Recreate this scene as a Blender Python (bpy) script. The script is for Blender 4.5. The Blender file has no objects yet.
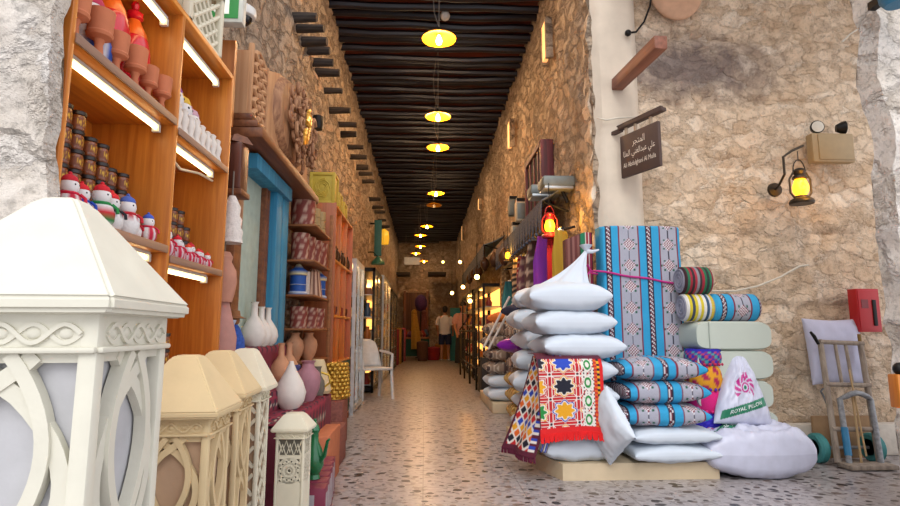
import bpy, bmesh, math, random
from mathutils import Vector, Matrix, noise, Euler
random.seed(7)
PI = math.pi
SC = bpy.context.scene
COL = SC.collection
V = Vector

# ------------------------------------------------------------------ camera
FPX = 560.0
EYE = V((0, 0, .95))
PITCH, YAW = math.radians(7.93), math.radians(2.63)
FWD = V((math.sin(YAW) * math.cos(PITCH), math.cos(YAW) * math.cos(PITCH), math.sin(PITCH)))
RGT = V((math.cos(YAW), -math.sin(YAW), 0))
UPV = RGT.cross(FWD)
cam_d = bpy.data.cameras.new('camera')
cam = bpy.data.objects.new('camera', cam_d)
COL.objects.link(cam)
cam.location = EYE
cam.rotation_euler = Matrix((RGT, UPV, -FWD)).transposed().to_euler()
cam_d.sensor_width = 36
cam_d.lens = 36 * FPX / 900
cam_d.clip_start = .02
SC.camera = cam

def ray(px, py):
    return FWD * FPX + RGT * (px - 450) + UPV * (253 - py)
def at(px, py, Y):
    d = ray(px, py); return EYE + d * (Y / d.y)
def atx(px, py, X):
    d = ray(px, py); return EYE + d * (X / d.x)
def atz(px, py, Z):
    d = ray(px, py); return EYE + d * ((Z - EYE.z) / d.z)

# ------------------------------------------------------------------ materials
def lin(c):
    if isinstance(c, str):
        c = c.lstrip('#'); c = [int(c[i:i + 2], 16) / 255 for i in (0, 2, 4)]
    return tuple(x / 12.92 if x <= .04045 else ((x + .055) / 1.055) ** 2.4 for x in c[:3])
MATS = {}
def base_mat(name):
    m = bpy.data.materials.new(name); m.use_nodes = True
    nt = m.node_tree; b = nt.nodes['Principled BSDF']
    return m, nt, b
def N(nt, kind, **kw):
    n = nt.nodes.new(kind)
    for k, v in kw.items():
        if k in n.inputs.keys(): n.inputs[k].default_value = v
        else: setattr(n, k, v)
    return n
def ramp(nt, fac, stops):
    r = nt.nodes.new('ShaderNodeValToRGB')
    e = r.color_ramp.elements
    while len(e) < len(stops): e.new(.5)
    for el, (p, c) in zip(e, stops):
        el.position = p; el.color = (*lin(c), 1)
    nt.links.new(fac, r.inputs[0]); return r
def mat(name, c, rough=.6, metal=0, var=.12, scale=18, bump=.15, emit=0, ec=None, trans=0, coat=0):
    if name in MATS: return MATS[name]
    m, nt, b = base_mat(name)
    tc = N(nt, 'ShaderNodeTexCoord')
    ns = N(nt, 'ShaderNodeTexNoise', Scale=scale, Detail=4.0)
    nt.links.new(tc.outputs['Object'], ns.inputs['Vector'])
    l = lin(c)
    mp = N(nt, 'ShaderNodeMapRange'); mp.inputs[1].default_value = .25; mp.inputs[2].default_value = .75
    mp.inputs[3].default_value = 1 - var; mp.inputs[4].default_value = 1 + var
    nt.links.new(ns.outputs['Fac'], mp.inputs[0])
    hs = N(nt, 'ShaderNodeHueSaturation'); hs.inputs['Color'].default_value = (*l, 1)
    nt.links.new(mp.outputs[0], hs.inputs['Value'])
    nt.links.new(hs.outputs[0], b.inputs['Base Color'])
    b.inputs['Roughness'].default_value = rough; b.inputs['Metallic'].default_value = metal
    if bump:
        bp = N(nt, 'ShaderNodeBump', Strength=bump, Distance=.01)
        nt.links.new(ns.outputs['Fac'], bp.inputs['Height']); nt.links.new(bp.outputs[0], b.inputs['Normal'])
    if emit:
        b.inputs['Emission Color'].default_value = (*lin(ec or c), 1); b.inputs['Emission Strength'].default_value = emit
    if trans: b.inputs['Transmission Weight'].default_value = trans
    if coat: b.inputs['Coat Weight'].default_value = coat
    MATS[name] = m; return m
def vcol_mat(name='woven_cloth', rough=.85, bump=.25, scale=160):
    if name in MATS: return MATS[name]
    m, nt, b = base_mat(name)
    at_ = N(nt, 'ShaderNodeAttribute', attribute_name='Col')
    tc = N(nt, 'ShaderNodeTexCoord'); ns = N(nt, 'ShaderNodeTexNoise', Scale=scale, Detail=2.0)
    nt.links.new(tc.outputs['Object'], ns.inputs['Vector'])
    mx = N(nt, 'ShaderNodeMix', data_type='RGBA', blend_type='MULTIPLY'); mx.inputs[0].default_value = .25
    nt.links.new(at_.outputs['Color'], mx.inputs[6]); nt.links.new(ns.outputs['Fac'], mx.inputs[7])
    nt.links.new(mx.outputs[2], b.inputs['Base Color'])
    bp = N(nt, 'ShaderNodeBump', Strength=bump, Distance=.004)
    nt.links.new(ns.outputs['Fac'], bp.inputs['Height']); nt.links.new(bp.outputs[0], b.inputs['Normal'])
    b.inputs['Roughness'].default_value = rough
    MATS[name] = m; return m
def wood_mat(name, c1, c2, axis='Z', rough=.4, freq=26, coat=0):
    if name in MATS: return MATS[name]
    m, nt, b = base_mat(name)
    tc = N(nt, 'ShaderNodeTexCoord'); mp = N(nt, 'ShaderNodeMapping')
    s = [freq, freq, freq]; s['XYZ'.index(axis)] = freq * .05
    mp.inputs['Scale'].default_value = s
    ns = N(nt, 'ShaderNodeTexNoise', Scale=1.6, Detail=5.0, Roughness=.6)
    nt.links.new(tc.outputs['Object'], mp.inputs[0]); nt.links.new(mp.outputs[0], ns.inputs['Vector'])
    r = ramp(nt, ns.outputs['Fac'], [(.3, c1), (.7, c2)])
    nt.links.new(r.outputs[0], b.inputs['Base Color'])
    bp = N(nt, 'ShaderNodeBump', Strength=.12, Distance=.003)
    nt.links.new(ns.outputs['Fac'], bp.inputs['Height']); nt.links.new(bp.outputs[0], b.inputs['Normal'])
    b.inputs['Roughness'].default_value = rough; b.inputs['Coat Weight'].default_value = coat
    MATS[name] = m; return m
def stone_mat(name, cols, mortar, scale=3.2, bump=.7, squash=(1, 1, 1.5), dark_patch=None, mort=.35):
    m, nt, b = base_mat(name)
    tc = N(nt, 'ShaderNodeTexCoord'); mp = N(nt, 'ShaderNodeMapping'); mp.inputs['Scale'].default_value = squash
    nt.links.new(tc.outputs['Object'], mp.inputs[0])
    wn = N(nt, 'ShaderNodeTexNoise', Scale=3.5, Detail=6.0, Roughness=.65)
    nt.links.new(mp.outputs[0], wn.inputs['Vector'])
    wv = N(nt, 'ShaderNodeVectorMath', operation='SCALE'); wv.inputs['Scale'].default_value = .4
    nt.links.new(wn.outputs['Color'], wv.inputs[0])
    ad = N(nt, 'ShaderNodeVectorMath', operation='ADD')
    nt.links.new(mp.outputs[0], ad.inputs[0]); nt.links.new(wv.outputs[0], ad.inputs[1])
    vc = N(nt, 'ShaderNodeTexVoronoi', Scale=scale); nt.links.new(ad.outputs[0], vc.inputs['Vector'])
    ve = N(nt, 'ShaderNodeTexVoronoi', Scale=scale, feature='DISTANCE_TO_EDGE'); nt.links.new(ad.outputs[0], ve.inputs['Vector'])
    n2 = N(nt, 'ShaderNodeTexNoise', Scale=7.0, Detail=8.0, Roughness=.65); nt.links.new(tc.outputs['Object'], n2.inputs['Vector'])
    sp = N(nt, 'ShaderNodeSeparateColor'); nt.links.new(vc.outputs['Color'], sp.inputs[0])
    mxf = N(nt, 'ShaderNodeMath', operation='MULTIPLY_ADD'); mxf.inputs[1].default_value = .3
    hf = N(nt, 'ShaderNodeMath', operation='MULTIPLY'); hf.inputs[1].default_value = .75
    nt.links.new(n2.outputs['Fac'], hf.inputs[0]); nt.links.new(sp.outputs[0], mxf.inputs[0]); nt.links.new(hf.outputs[0], mxf.inputs[2])
    k = len(cols); r = ramp(nt, mxf.outputs[0], [(.15 + .7 * i / (k - 1), c) for i, c in enumerate(cols)])
    em = N(nt, 'ShaderNodeMapRange'); em.inputs[1].default_value = .0; em.inputs[2].default_value = .05; em.inputs[3].default_value = mort; em.inputs[4].default_value = 0
    nt.links.new(ve.outputs['Distance'], em.inputs[0])
    mx = N(nt, 'ShaderNodeMix', data_type='RGBA'); nt.links.new(em.outputs[0], mx.inputs[0])
    nt.links.new(r.outputs[0], mx.inputs[6]); mx.inputs[7].default_value = (*lin(mortar), 1)
    out = mx.outputs[2]
    # pits and fine dark flecks of the coral stone
    n3 = N(nt, 'ShaderNodeTexNoise', Scale=38.0, Detail=6.0, Roughness=.7); nt.links.new(tc.outputs['Object'], n3.inputs['Vector'])
    pr = N(nt, 'ShaderNodeMapRange'); pr.inputs[1].default_value = .36; pr.inputs[2].default_value = .5; pr.inputs[3].default_value = .68; pr.inputs[4].default_value = 1
    nt.links.new(n3.outputs['Fac'], pr.inputs[0])
    m2 = N(nt, 'ShaderNodeMix', data_type='RGBA', blend_type='MULTIPLY'); m2.inputs[0].default_value = 1
    nt.links.new(out, m2.inputs[6]); nt.links.new(pr.outputs[0], m2.inputs[7]); out = m2.outputs[2]
    if dark_patch:   # (centre, radii, colour): a darker, noise-edged area of the stone
        c, rad, scol = dark_patch
        sm = N(nt, 'ShaderNodeMapping'); sm.inputs['Location'].default_value = [-c[i] / rad[i] for i in range(3)]
        sm.inputs['Scale'].default_value = [1 / q for q in rad]
        nt.links.new(tc.outputs['Object'], sm.inputs[0])
        ln = N(nt, 'ShaderNodeVectorMath', operation='LENGTH'); nt.links.new(sm.outputs[0], ln.inputs[0])
        s1 = N(nt, 'ShaderNodeMath', operation='MULTIPLY_ADD'); s1.inputs[1].default_value = 1.6; nt.links.new(n2.outputs['Fac'], s1.inputs[0]); nt.links.new(ln.outputs['Value'], s1.inputs[2])
        s2 = N(nt, 'ShaderNodeMapRange'); s2.inputs[1].default_value = 1.1; s2.inputs[2].default_value = 1.9; s2.inputs[3].default_value = .75; s2.inputs[4].default_value = 0
        nt.links.new(s1.outputs[0], s2.inputs[0])
        m3 = N(nt, 'ShaderNodeMix', data_type='RGBA'); nt.links.new(s2.outputs[0], m3.inputs[0]); nt.links.new(out, m3.inputs[6]); m3.inputs[7].default_value = (*lin(scol), 1)
        out = m3.outputs[2]
    nt.links.new(out, b.inputs['Base Color'])
    h1 = N(nt, 'ShaderNodeMapRange'); h1.inputs[2].default_value = .13; h1.inputs[4].default_value = .6; nt.links.new(ve.outputs['Distance'], h1.inputs[0])
    h2 = N(nt, 'ShaderNodeMath', operation='MULTIPLY_ADD'); h2.inputs[1].default_value = .9; nt.links.new(n2.outputs['Fac'], h2.inputs[0]); nt.links.new(h1.outputs[0], h2.inputs[2])
    h3 = N(nt, 'ShaderNodeMath', operation='MULTIPLY_ADD'); h3.inputs[1].default_value = .3; nt.links.new(n3.outputs['Fac'], h3.inputs[0]); nt.links.new(h2.outputs[0], h3.inputs[2])
    bp = N(nt, 'ShaderNodeBump', Strength=bump, Distance=.05)
    nt.links.new(h3.outputs[0], bp.inputs['Height']); nt.links.new(bp.outputs[0], b.inputs['Normal'])
    b.inputs['Roughness'].default_value = .95
    return m

# ------------------------------------------------------------------ mesh builder
class MB:
    def __init__(s): s.v = []; s.f = []; s.mi = []; s.c = []; s.col = None
    def add(s, vs, fs, mi=0, M=None, cols=None):
        o = len(s.v)
        for i, p in enumerate(vs):
            p = V(p); s.v.append(M @ p if M else p)
            s.c.append(cols[i] if cols else s.col)
        for f in fs: s.f.append([o + i for i in f]); s.mi.append(mi)
        return s
    def box(s, c, d, rz=0, mi=0, M=None, bev=0, taper=1):
        x, y, z = d[0] / 2, d[1] / 2, d[2] / 2
        R = Matrix.Translation(V(c)) @ Matrix.Rotation(rz, 4, 'Z')
        if M: R = M @ R
        b = min(bev, x * .9, y * .9, z * .9)
        if b <= 0:
            t = taper
            vs = [(-x, -y, -z), (x, -y, -z), (x, y, -z), (-x, y, -z), (-x * t, -y * t, z), (x * t, -y * t, z), (x * t, y * t, z), (-x * t, y * t, z)]
            return s.add(vs, [(0, 3, 2, 1), (4, 5, 6, 7), (0, 1, 5, 4), (1, 2, 6, 5), (2, 3, 7, 6), (3, 0, 4, 7)], mi, R)
        bm = bmesh.new(); bmesh.ops.create_cube(bm, size=2)
        for v in bm.verts: v.co = V((v.co.x * x, v.co.y * y, v.co.z * z))
        bmesh.ops.bevel(bm, geom=bm.edges[:], offset=b, segments=2, affect='EDGES', profile=.5)
        bm.verts.index_update()
        s.add([v.co.copy() for v in bm.verts], [[v.index for v in f.verts] for f in bm.faces], mi, R); bm.free(); return s
    def lathe(s, prof, c=(0, 0, 0), seg=16, mi=0, M=None, sx=1, sy=1, colf=None):
        vs = []; cols = [] if colf else None
        for k, (r, z) in enumerate(prof):
            for j in range(seg):
                a = 2 * PI * j / seg
                vs.append((c[0] + r * sx * math.cos(a), c[1] + r * sy * math.sin(a), c[2] + z))
                if colf: cols.append(colf(j / seg, k / (len(prof) - 1)))
        fs = []
        for k in range(len(prof) - 1):
            for j in range(seg):
                j2 = (j + 1) % seg
                fs.append((k * seg + j, k * seg + j2, (k + 1) * seg + j2, (k + 1) * seg + j))
        if prof[0][0] > 1e-5: fs.append(list(range(seg - 1, -1, -1)))
        if prof[-1][0] > 1e-5: fs.append([(len(prof) - 1) * seg + j for j in range(seg)])
        return s.add(vs, fs, mi, M, cols)
    def tube(s, pts, r, seg=8, mi=0, M=None):
        pts = [V(p) for p in pts]; n = len(pts); vs = []; prev = None
        for i, p in enumerate(pts):
            t = (pts[min(i + 1, n - 1)] - pts[max(i - 1, 0)]).normalized()
            a = V((0, 0, 1)) if abs(t.z) < .9 else V((1, 0, 0))
            if prev is not None: a = prev
            u = t.cross(a).normalized(); w = u.cross(t).normalized(); prev = w
            rr = r[i] if isinstance(r, (list, tuple)) else r
            for j in range(seg):
                th = 2 * PI * j / seg
                vs.append(p + u * (rr * math.cos(th)) + w * (rr * math.sin(th)))
        fs = []
        for k in range(n - 1):
            for j in range(seg):
                j2 = (j + 1) % seg
                fs.append((k * seg + j, k * seg + j2, (k + 1) * seg + j2, (k + 1) * seg + j))
        fs.append(list(range(seg - 1, -1, -1))); fs.append([(n - 1) * seg + j for j in range(seg)])
        return s.add(vs, fs, mi, M)
    def sph(s, c, r, seg=14, rings=9, mi=0, M=None, sc=(1, 1, 1)):
        prof = [(r * math.sin(PI * k / rings), -r * math.cos(PI * k / rings) * sc[2]) for k in range(rings + 1)]
        return s.lathe(prof, c, seg, mi, M, sc[0], sc[1])
    def prism(s, poly, d, M=None, mi=0):
        n = len(poly)
        vs = [(x, 0, z) for x, z in poly] + [(x, d, z) for x, z in poly]
        fs = [list(range(n)), list(range(2 * n - 1, n - 1, -1))] + [((i + 1) % n, i, n + i, n + (i + 1) % n) for i in range(n)]
        return s.add(vs, fs, mi, M)
    def strip(s, pts, w, d, M=None, mi=0):
        """flat ribbon of width w and depth d swept along a 2-D line in the xz plane (front at y=0)"""
        n = len(pts); L = []; R = []
        for i in range(n):
            a = V(pts[max(i - 1, 0)]); b = V(pts[min(i + 1, n - 1)]); t = (b - a).normalized()
            L.append((pts[i][0] - t.y * w / 2, pts[i][1] + t.x * w / 2)); R.append((pts[i][0] + t.y * w / 2, pts[i][1] - t.x * w / 2))
        vs = []
        for i in range(n):
            vs += [(L[i][0], 0, L[i][1]), (R[i][0], 0, R[i][1]), (R[i][0], d, R[i][1]), (L[i][0], d, L[i][1])]
        fs = [(0, 1, 2, 3), (4 * n - 1, 4 * n - 2, 4 * n - 3, 4 * n - 4)]
        for i in range(n - 1):
            o = 4 * i
            for k in range(4): fs.append((o + k, o + 4 + k, o + 4 + (k + 1) % 4, o + (k + 1) % 4))
        return s.add(vs, fs, mi, M)
    def grid(s, fn, nu, nv, mi=0, M=None, colf=None):
        vs = []; cols = [] if colf else None
        for j in range(nv + 1):
            for i in range(nu + 1):
                vs.append(fn(i / nu, j / nv))
                if colf: cols.append(colf(i / nu, j / nv))
        w = nu + 1
        fs = [(j * w + i, j * w + i + 1, (j + 1) * w + i + 1, (j + 1) * w + i) for j in range(nv) for i in range(nu)]
        return s.add(vs, fs, mi, M, cols)
    def mesh(s, name, mats, smooth=40):
        me = bpy.data.meshes.new(name)
        me.from_pydata([tuple(p) for p in s.v], [], s.f)
        for m in (mats if isinstance(mats, (list, tuple)) else [mats]): me.materials.append(m)
        me.polygons.foreach_set('material_index', s.mi)
        if any(c is not None for c in s.c):
            a = me.color_attributes.new('Col', 'FLOAT_COLOR', 'POINT')
            d = []
            for c in s.c: d += [*(c or (.8, .8, .8)), 1]
            a.data.foreach_set('color', d)
        bm = bmesh.new(); bm.from_mesh(me); bmesh.ops.recalc_face_normals(bm, faces=bm.faces[:]); bm.to_mesh(me); bm.free()
        if smooth:
            me.polygons.foreach_set('use_smooth', [True] * len(me.polygons))
            me.set_sharp_from_angle(angle=math.radians(smooth))
        me.update(); return me
    def build(s, name, mats, parent=None, loc=(0, 0, 0), rz=0, smooth=40):
        o = bpy.data.objects.new(name, s.mesh(name, mats, smooth)); COL.objects.link(o)
        o.location = loc; o.rotation_euler = (0, 0, rz)
        if parent: o.parent = parent
        return o

def tag(o, label=None, cat=None, group=None, kind=None):
    if label: o['label'] = label
    if cat: o['category'] = cat
    if group: o['group'] = group
    if kind: o['kind'] = kind
    return o
def thing(name, label, cat, loc=(0, 0, 0), rz=0, group=None):
    o = bpy.data.objects.new(name, None); COL.objects.link(o)
    o.location = loc; o.rotation_euler = (0, 0, rz); o.empty_display_size = .1
    return tag(o, label, cat, group)
def dup(root, loc, rz=None, label=None, group=None, sc=None, mats=None):
    r = root.copy(); COL.objects.link(r); r.location = loc
    if rz is not None: r.rotation_euler = (0, 0, rz)
    if sc is not None: r.scale = (sc, sc, sc) if not isinstance(sc, (tuple, list)) else sc
    if label: r['label'] = label
    if group: r['group'] = group
    for ch in list(root.children):
        c = ch.copy(); COL.objects.link(c); c.parent = r
        for g in list(ch.children):
            d = g.copy(); COL.objects.link(d); d.parent = c
    return r
def recolor(o, m):
    """give a copied single-mesh thing its own mesh in another material"""
    o.data = o.data.copy(); o.data.materials.clear(); o.data.materials.append(m); return o
def kids(o, name): return [c for c in o.children if c.name.split('.')[0] == name]
def point_light(name, loc, watts, col, r=.05):
    l = bpy.data.lights.new(name, 'POINT'); l.energy = watts; l.color = lin(col); l.shadow_soft_size = r
    o = bpy.data.objects.new(name, l); COL.objects.link(o); o.location = loc; return o

ORD = ['leftmost', 'second from the left', 'third from the left', 'fourth from the left', 'fifth from the left', 'sixth from the left', 'seventh from the left', 'eighth from the left', 'ninth from the left', 'tenth from the left']
DEP = ['nearest', 'second nearest', 'third nearest', 'fourth nearest', 'fifth nearest', 'sixth nearest', 'seventh nearest', 'eighth nearest', 'ninth nearest', 'tenth nearest', 'eleventh nearest', 'twelfth nearest', '13th nearest', '14th nearest', '15th nearest', '16th nearest', '17th nearest', '18th nearest', '19th nearest', '20th nearest', '21st nearest', '22nd nearest', '23rd nearest', '24th nearest']

# ================================================================== SETTING
def relief(q, k, bands=0):
    w = q + noise.noise_vector(q * 1.6) * .18
    d, _ = noise.voronoi(w * k)
    e = min(1, (d[1] - d[0]) * 3.2)
    h = .3 * e + .62 * noise.fractal(q * 4.5, .7, 2.1, 5)
    if bands:
        t = (q.z + .05 * noise.noise(q * 1.3)) / bands
        f = abs(t - round(t))
        h -= max(0, 1 - f * 14) * .5
    return h
def stone_slab(mb, org, u, v, n, W, H, step, amp, k=3.0, thick=.25, bands=0):
    u, v, n, org = V(u), V(v), V(n), V(org)
    nu, nv = max(2, int(W / step)), max(2, int(H / step))
    def fn(a, b):
        p = org + u * (a * W) + v * (b * H)
        e = min(1, min(a, 1 - a) * W / .06 + .0)
        pp = p + n * (amp * (relief(p, k, bands) - .35))
        return pp + u * (.035 * noise.noise(p * 6) * (1 if a in (0, 1) else 0))
    vs = [fn(i / nu, j / nv) for j in range(nv + 1) for i in range(nu + 1)]
    w = nu + 1
    fs = [(j * w + i, j * w + i + 1, (j + 1) * w + i + 1, (j + 1) * w + i) for j in range(nv) for i in range(nu)]
    loop = list(range(w)) + [j * w + nu for j in range(1, nv + 1)] + [nv * w + i for i in range(nu - 1, -1, -1)] + [j * w for j in range(nv - 1, 0, -1)]
    o = len(vs)
    for i in loop: vs.append(vs[i] - n * thick)
    L = len(loop)
    for i in range(L): fs.append((loop[i], o + i, o + (i + 1) % L, loop[(i + 1) % L]))
    fs.append([o + i for i in range(L)])
    mb.add(vs, fs)
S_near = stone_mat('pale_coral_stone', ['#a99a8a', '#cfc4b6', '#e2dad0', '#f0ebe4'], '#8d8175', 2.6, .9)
S_face = stone_mat('tan_rubble_stone', ['#b29478', '#d4b99a', '#e6cfb4', '#f4e6d2'], '#957a62', 6.0, .65,
                   squash=(1, 1, 1.4), mort=.2, dark_patch=((2.25, 4.45, 3.2), (.95, .5, .36), '#62565a'))
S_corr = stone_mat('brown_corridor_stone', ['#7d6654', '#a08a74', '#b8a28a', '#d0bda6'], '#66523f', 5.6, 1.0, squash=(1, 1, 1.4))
XL, XR, CZ = -1.15, 1.38, 4.9

mb = MB(); stone_slab(mb, (-.845, 1.235, 0), (-1, 0, 0), (0, 0, 1), (0, -1, 0), 2.3, 3.2, .022, .05, 2.4, .045); mb.box((-2.15, 1.85, 1.6), (1.95, 1.16, 3.2))
tag(mb.build('wall_left_front', S_near), kind='structure')
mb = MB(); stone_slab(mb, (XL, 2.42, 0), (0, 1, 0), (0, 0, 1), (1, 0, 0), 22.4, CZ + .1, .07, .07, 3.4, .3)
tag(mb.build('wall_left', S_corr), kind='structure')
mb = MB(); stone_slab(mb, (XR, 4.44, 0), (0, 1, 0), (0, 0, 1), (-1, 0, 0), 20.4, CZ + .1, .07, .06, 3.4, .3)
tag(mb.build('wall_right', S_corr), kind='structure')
mb = MB(); stone_slab(mb, (XR + .02, 4.45, 0), (1, 0, 0), (0, 0, 1), (0, -1, 0), 3.4, 5.2, .035, .05, 3.6, .17, bands=.58)
tag(mb.build('wall_facing', S_face), kind='structure')
mb = MB(); stone_slab(mb, (XL - .2, 24.6, 0), (1, 0, 0), (0, 0, 1), (0, -1, 0), 3.0, CZ + .1, .07, .06, 3.0, .2)
tag(mb.build('wall_end', S_corr), kind='structure')
# near pier on the right, bright outside stone
mb = MB(); stone_slab(mb, (at(905, 250, 2.6).x, 2.6, 0), (1, 0, 0), (0, 0, 1), (0, -1, 0), 1.6, 3.6, .03, .05, 2.6, .14)
tag(mb.build('wall_right_front', S_near), kind='structure')
# smooth plaster pilaster at the corner of the corridor
P_plaster = mat('smooth_plaster', '#d3c5b2', .9, var=.12, scale=5, bump=.25)
mb = MB()
def pil(u, v):
    x = XR + .03 + u * .39; z = v * 5.2
    return V((x, 4.44 - .055 * min(1, 8 * u, 8 * (1 - u)) + .014 * noise.noise(V((x * 4, 3, z * 2))), z))
mb.grid(pil, 14, 80); mb.box((XR + .225, 4.445, 2.6), (.36, .03, 5.2))
tag(mb.build('trim_1', P_plaster), kind='structure')
mb = MB()   # white base course of the facing wall
mb.box((2.85, 4.36, .12), (2.2, .1, .24), bev=.02)
tag(mb.build('baseboard_facing', mat('whitewashed_base', '#cfc6b8', .9, bump=.4)), kind='structure')
mb = MB()   # rounded plaster springer high on the facing wall
prof = [(0, -.30)] + [(.24 * math.sin(a), -.30 * math.cos(a)) for a in [PI / 2 * i / 10 for i in range(1, 11)]] + [(.24, .9)]
mb.lathe(prof, (at(677, 10, 4.36).x, 4.36, at(677, 20, 4.36).z + .30), 32, sy=.3)
tag(mb.build('trim_2', mat('pink_plaster', '#c99f80', .9, bump=.3)), kind='structure')
# unseen slab added to keep sky light off the upper facing wall
mb = MB(); mb.box((3.2, 3.75, 4.05), (3.4, 1.3, .12)); tag(mb.build('sky_blocker', P_plaster), kind='structure')

# floor
m, nt, b = base_mat('terrazzo_floor')
tc = N(nt, 'ShaderNodeTexCoord'); mp = N(nt, 'ShaderNodeMapping'); mp.inputs['Scale'].default_value = (1, 1.15, 1)
nt.links.new(tc.outputs['Object'], mp.inputs[0])
wn = N(nt, 'ShaderNodeTexNoise', Scale=9.0, Detail=2.0); nt.links.new(mp.outputs[0], wn.inputs['Vector'])
wv = N(nt, 'ShaderNodeVectorMath', operation='SCALE'); wv.inputs['Scale'].default_value = .06; nt.links.new(wn.outputs['Color'], wv.inputs[0])
ad = N(nt, 'ShaderNodeVectorMath', operation='ADD'); nt.links.new(mp.outputs[0], ad.inputs[0]); nt.links.new(wv.outputs[0], ad.inputs[1])
vo = N(nt, 'ShaderNodeTexVoronoi', Scale=12.5); nt.links.new(ad.outputs[0], vo.inputs['Vector'])
sp = N(nt, 'ShaderNodeSeparateColor'); nt.links.new(vo.outputs['Color'], sp.inputs[0])
th = N(nt, 'ShaderNodeMath', operation='MULTIPLY_ADD'); th.inputs[1].default_value = .28; th.inputs[2].default_value = .13
nt.links.new(sp.outputs[0], th.inputs[0])
lt = N(nt, 'ShaderNodeMath', operation='LESS_THAN'); nt.links.new(vo.outputs['Distance'], lt.inputs[0]); nt.links.new(th.outputs[0], lt.inputs[1])
chip = ramp(nt, sp.outputs[1], [(0, '#1f1a1a'), (.5, '#3a302d'), (.8, '#5d4f49'), (1, '#857268')])
n2 = N(nt, 'ShaderNodeTexNoise', Scale=30.0, Detail=5.0); nt.links.new(tc.outputs['Object'], n2.inputs['Vector'])
bs = ramp(nt, n2.outputs['Fac'], [(.35, '#989292'), (.65, '#b2abaa')])
v2 = N(nt, 'ShaderNodeTexVoronoi', Scale=30.0); nt.links.new(ad.outputs[0], v2.inputs['Vector'])
s2 = N(nt, 'ShaderNodeSeparateColor'); nt.links.new(v2.outputs['Color'], s2.inputs[0])
g2 = N(nt, 'ShaderNodeMath', operation='GREATER_THAN'); g2.inputs[1].default_value = .8; nt.links.new(s2.outputs[0], g2.inputs[0])
m1 = N(nt, 'ShaderNodeMix', data_type='RGBA'); nt.links.new(g2.outputs[0], m1.inputs[0]); nt.links.new(bs.outputs[0], m1.inputs[6]); m1.inputs[7].default_value = (*lin('#8a8280'), 1)
mx = N(nt, 'ShaderNodeMix', data_type='RGBA'); nt.links.new(lt.outputs[0], mx.inputs[0]); nt.links.new(m1.outputs[2], mx.inputs[6]); nt.links.new(chip.outputs[0], mx.inputs[7])
br = N(nt, 'ShaderNodeTexBrick'); br.offset = 0; br.inputs['Scale'].default_value = 1; br.inputs['Brick Width'].default_value = .6; br.inputs['Row Height'].default_value = .6
br.inputs['Mortar Size'].default_value = .003; br.inputs['Color1'].default_value = (1, 1, 1, 1); br.inputs['Color2'].default_value = (.93, .93, .93, 1); br.inputs['Mortar'].default_value = (.6, .58, .55, 1)
nt.links.new(tc.outputs['Object'], br.inputs['Vector'])
m3 = N(nt, 'ShaderNodeMix', data_type='RGBA', blend_type='MULTIPLY'); m3.inputs[0].default_value = 1; nt.links.new(mx.outputs[2], m3.inputs[6]); nt.links.new(br.outputs['Color'], m3.inputs[7])
nt.links.new(m3.outputs[2], b.inputs['Base Color'])
rr = N(nt, 'ShaderNodeMapRange'); rr.inputs[3].default_value = .2; rr.inputs[4].default_value = .42; nt.links.new(n2.outputs['Fac'], rr.inputs[0]); nt.links.new(rr.outputs[0], b.inputs['Roughness'])
mb = MB(); mb.box((.8, 11.4, -.1), (9, 28, .2)); tag(mb.build('floor', m), kind='structure')

# ceiling of dark poles under a reed mat
m_mat = wood_mat('dark_reed_mat', '#1c0a08', '#7a2e1a', 'X', .8, 30)
m_pole = wood_mat('dark_poles', '#06060c', '#211c28', 'X', .38, 30)
mb = MB(); mb.box((.115, 14.6, CZ + .1), (3.3, 20.6, .1)); tag(mb.build('ceiling', m_mat), kind='structure')
protos = []
for k in range(5):
    mb = MB(); pts = []; rs = []
    for i in range(15):
        x = -1.4 + 2.8 * i / 14
        pts.append((x, .03 * noise.noise(V((x * 1.3, k * 9.1, 0))), .025 * noise.noise(V((x * 1.1, k * 5.3, 7))))); rs.append(.05 + .014 * noise.noise(V((x * 2, k * 3.7, 3))))
    mb.tube(pts, rs, 8); protos.append(mb.mesh('ceiling_pole', m_pole))
y = 4.75; i = 0
while y < 24.4 and i < 98:
    o = bpy.data.objects.new('ceiling_pole', protos[i % 5]); COL.objects.link(o)
    o.location = (.115, y, CZ - .02 - .02 * (i % 3)); o.rotation_euler = (0, 0, random.uniform(-.02, .02))
    tag(o, 'dark wooden pole laid across the corridor as part of its ceiling', 'pole', 'dark ceiling poles over the corridor')
    y += random.uniform(.165, .235) + .002 * i; i += 1

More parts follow.
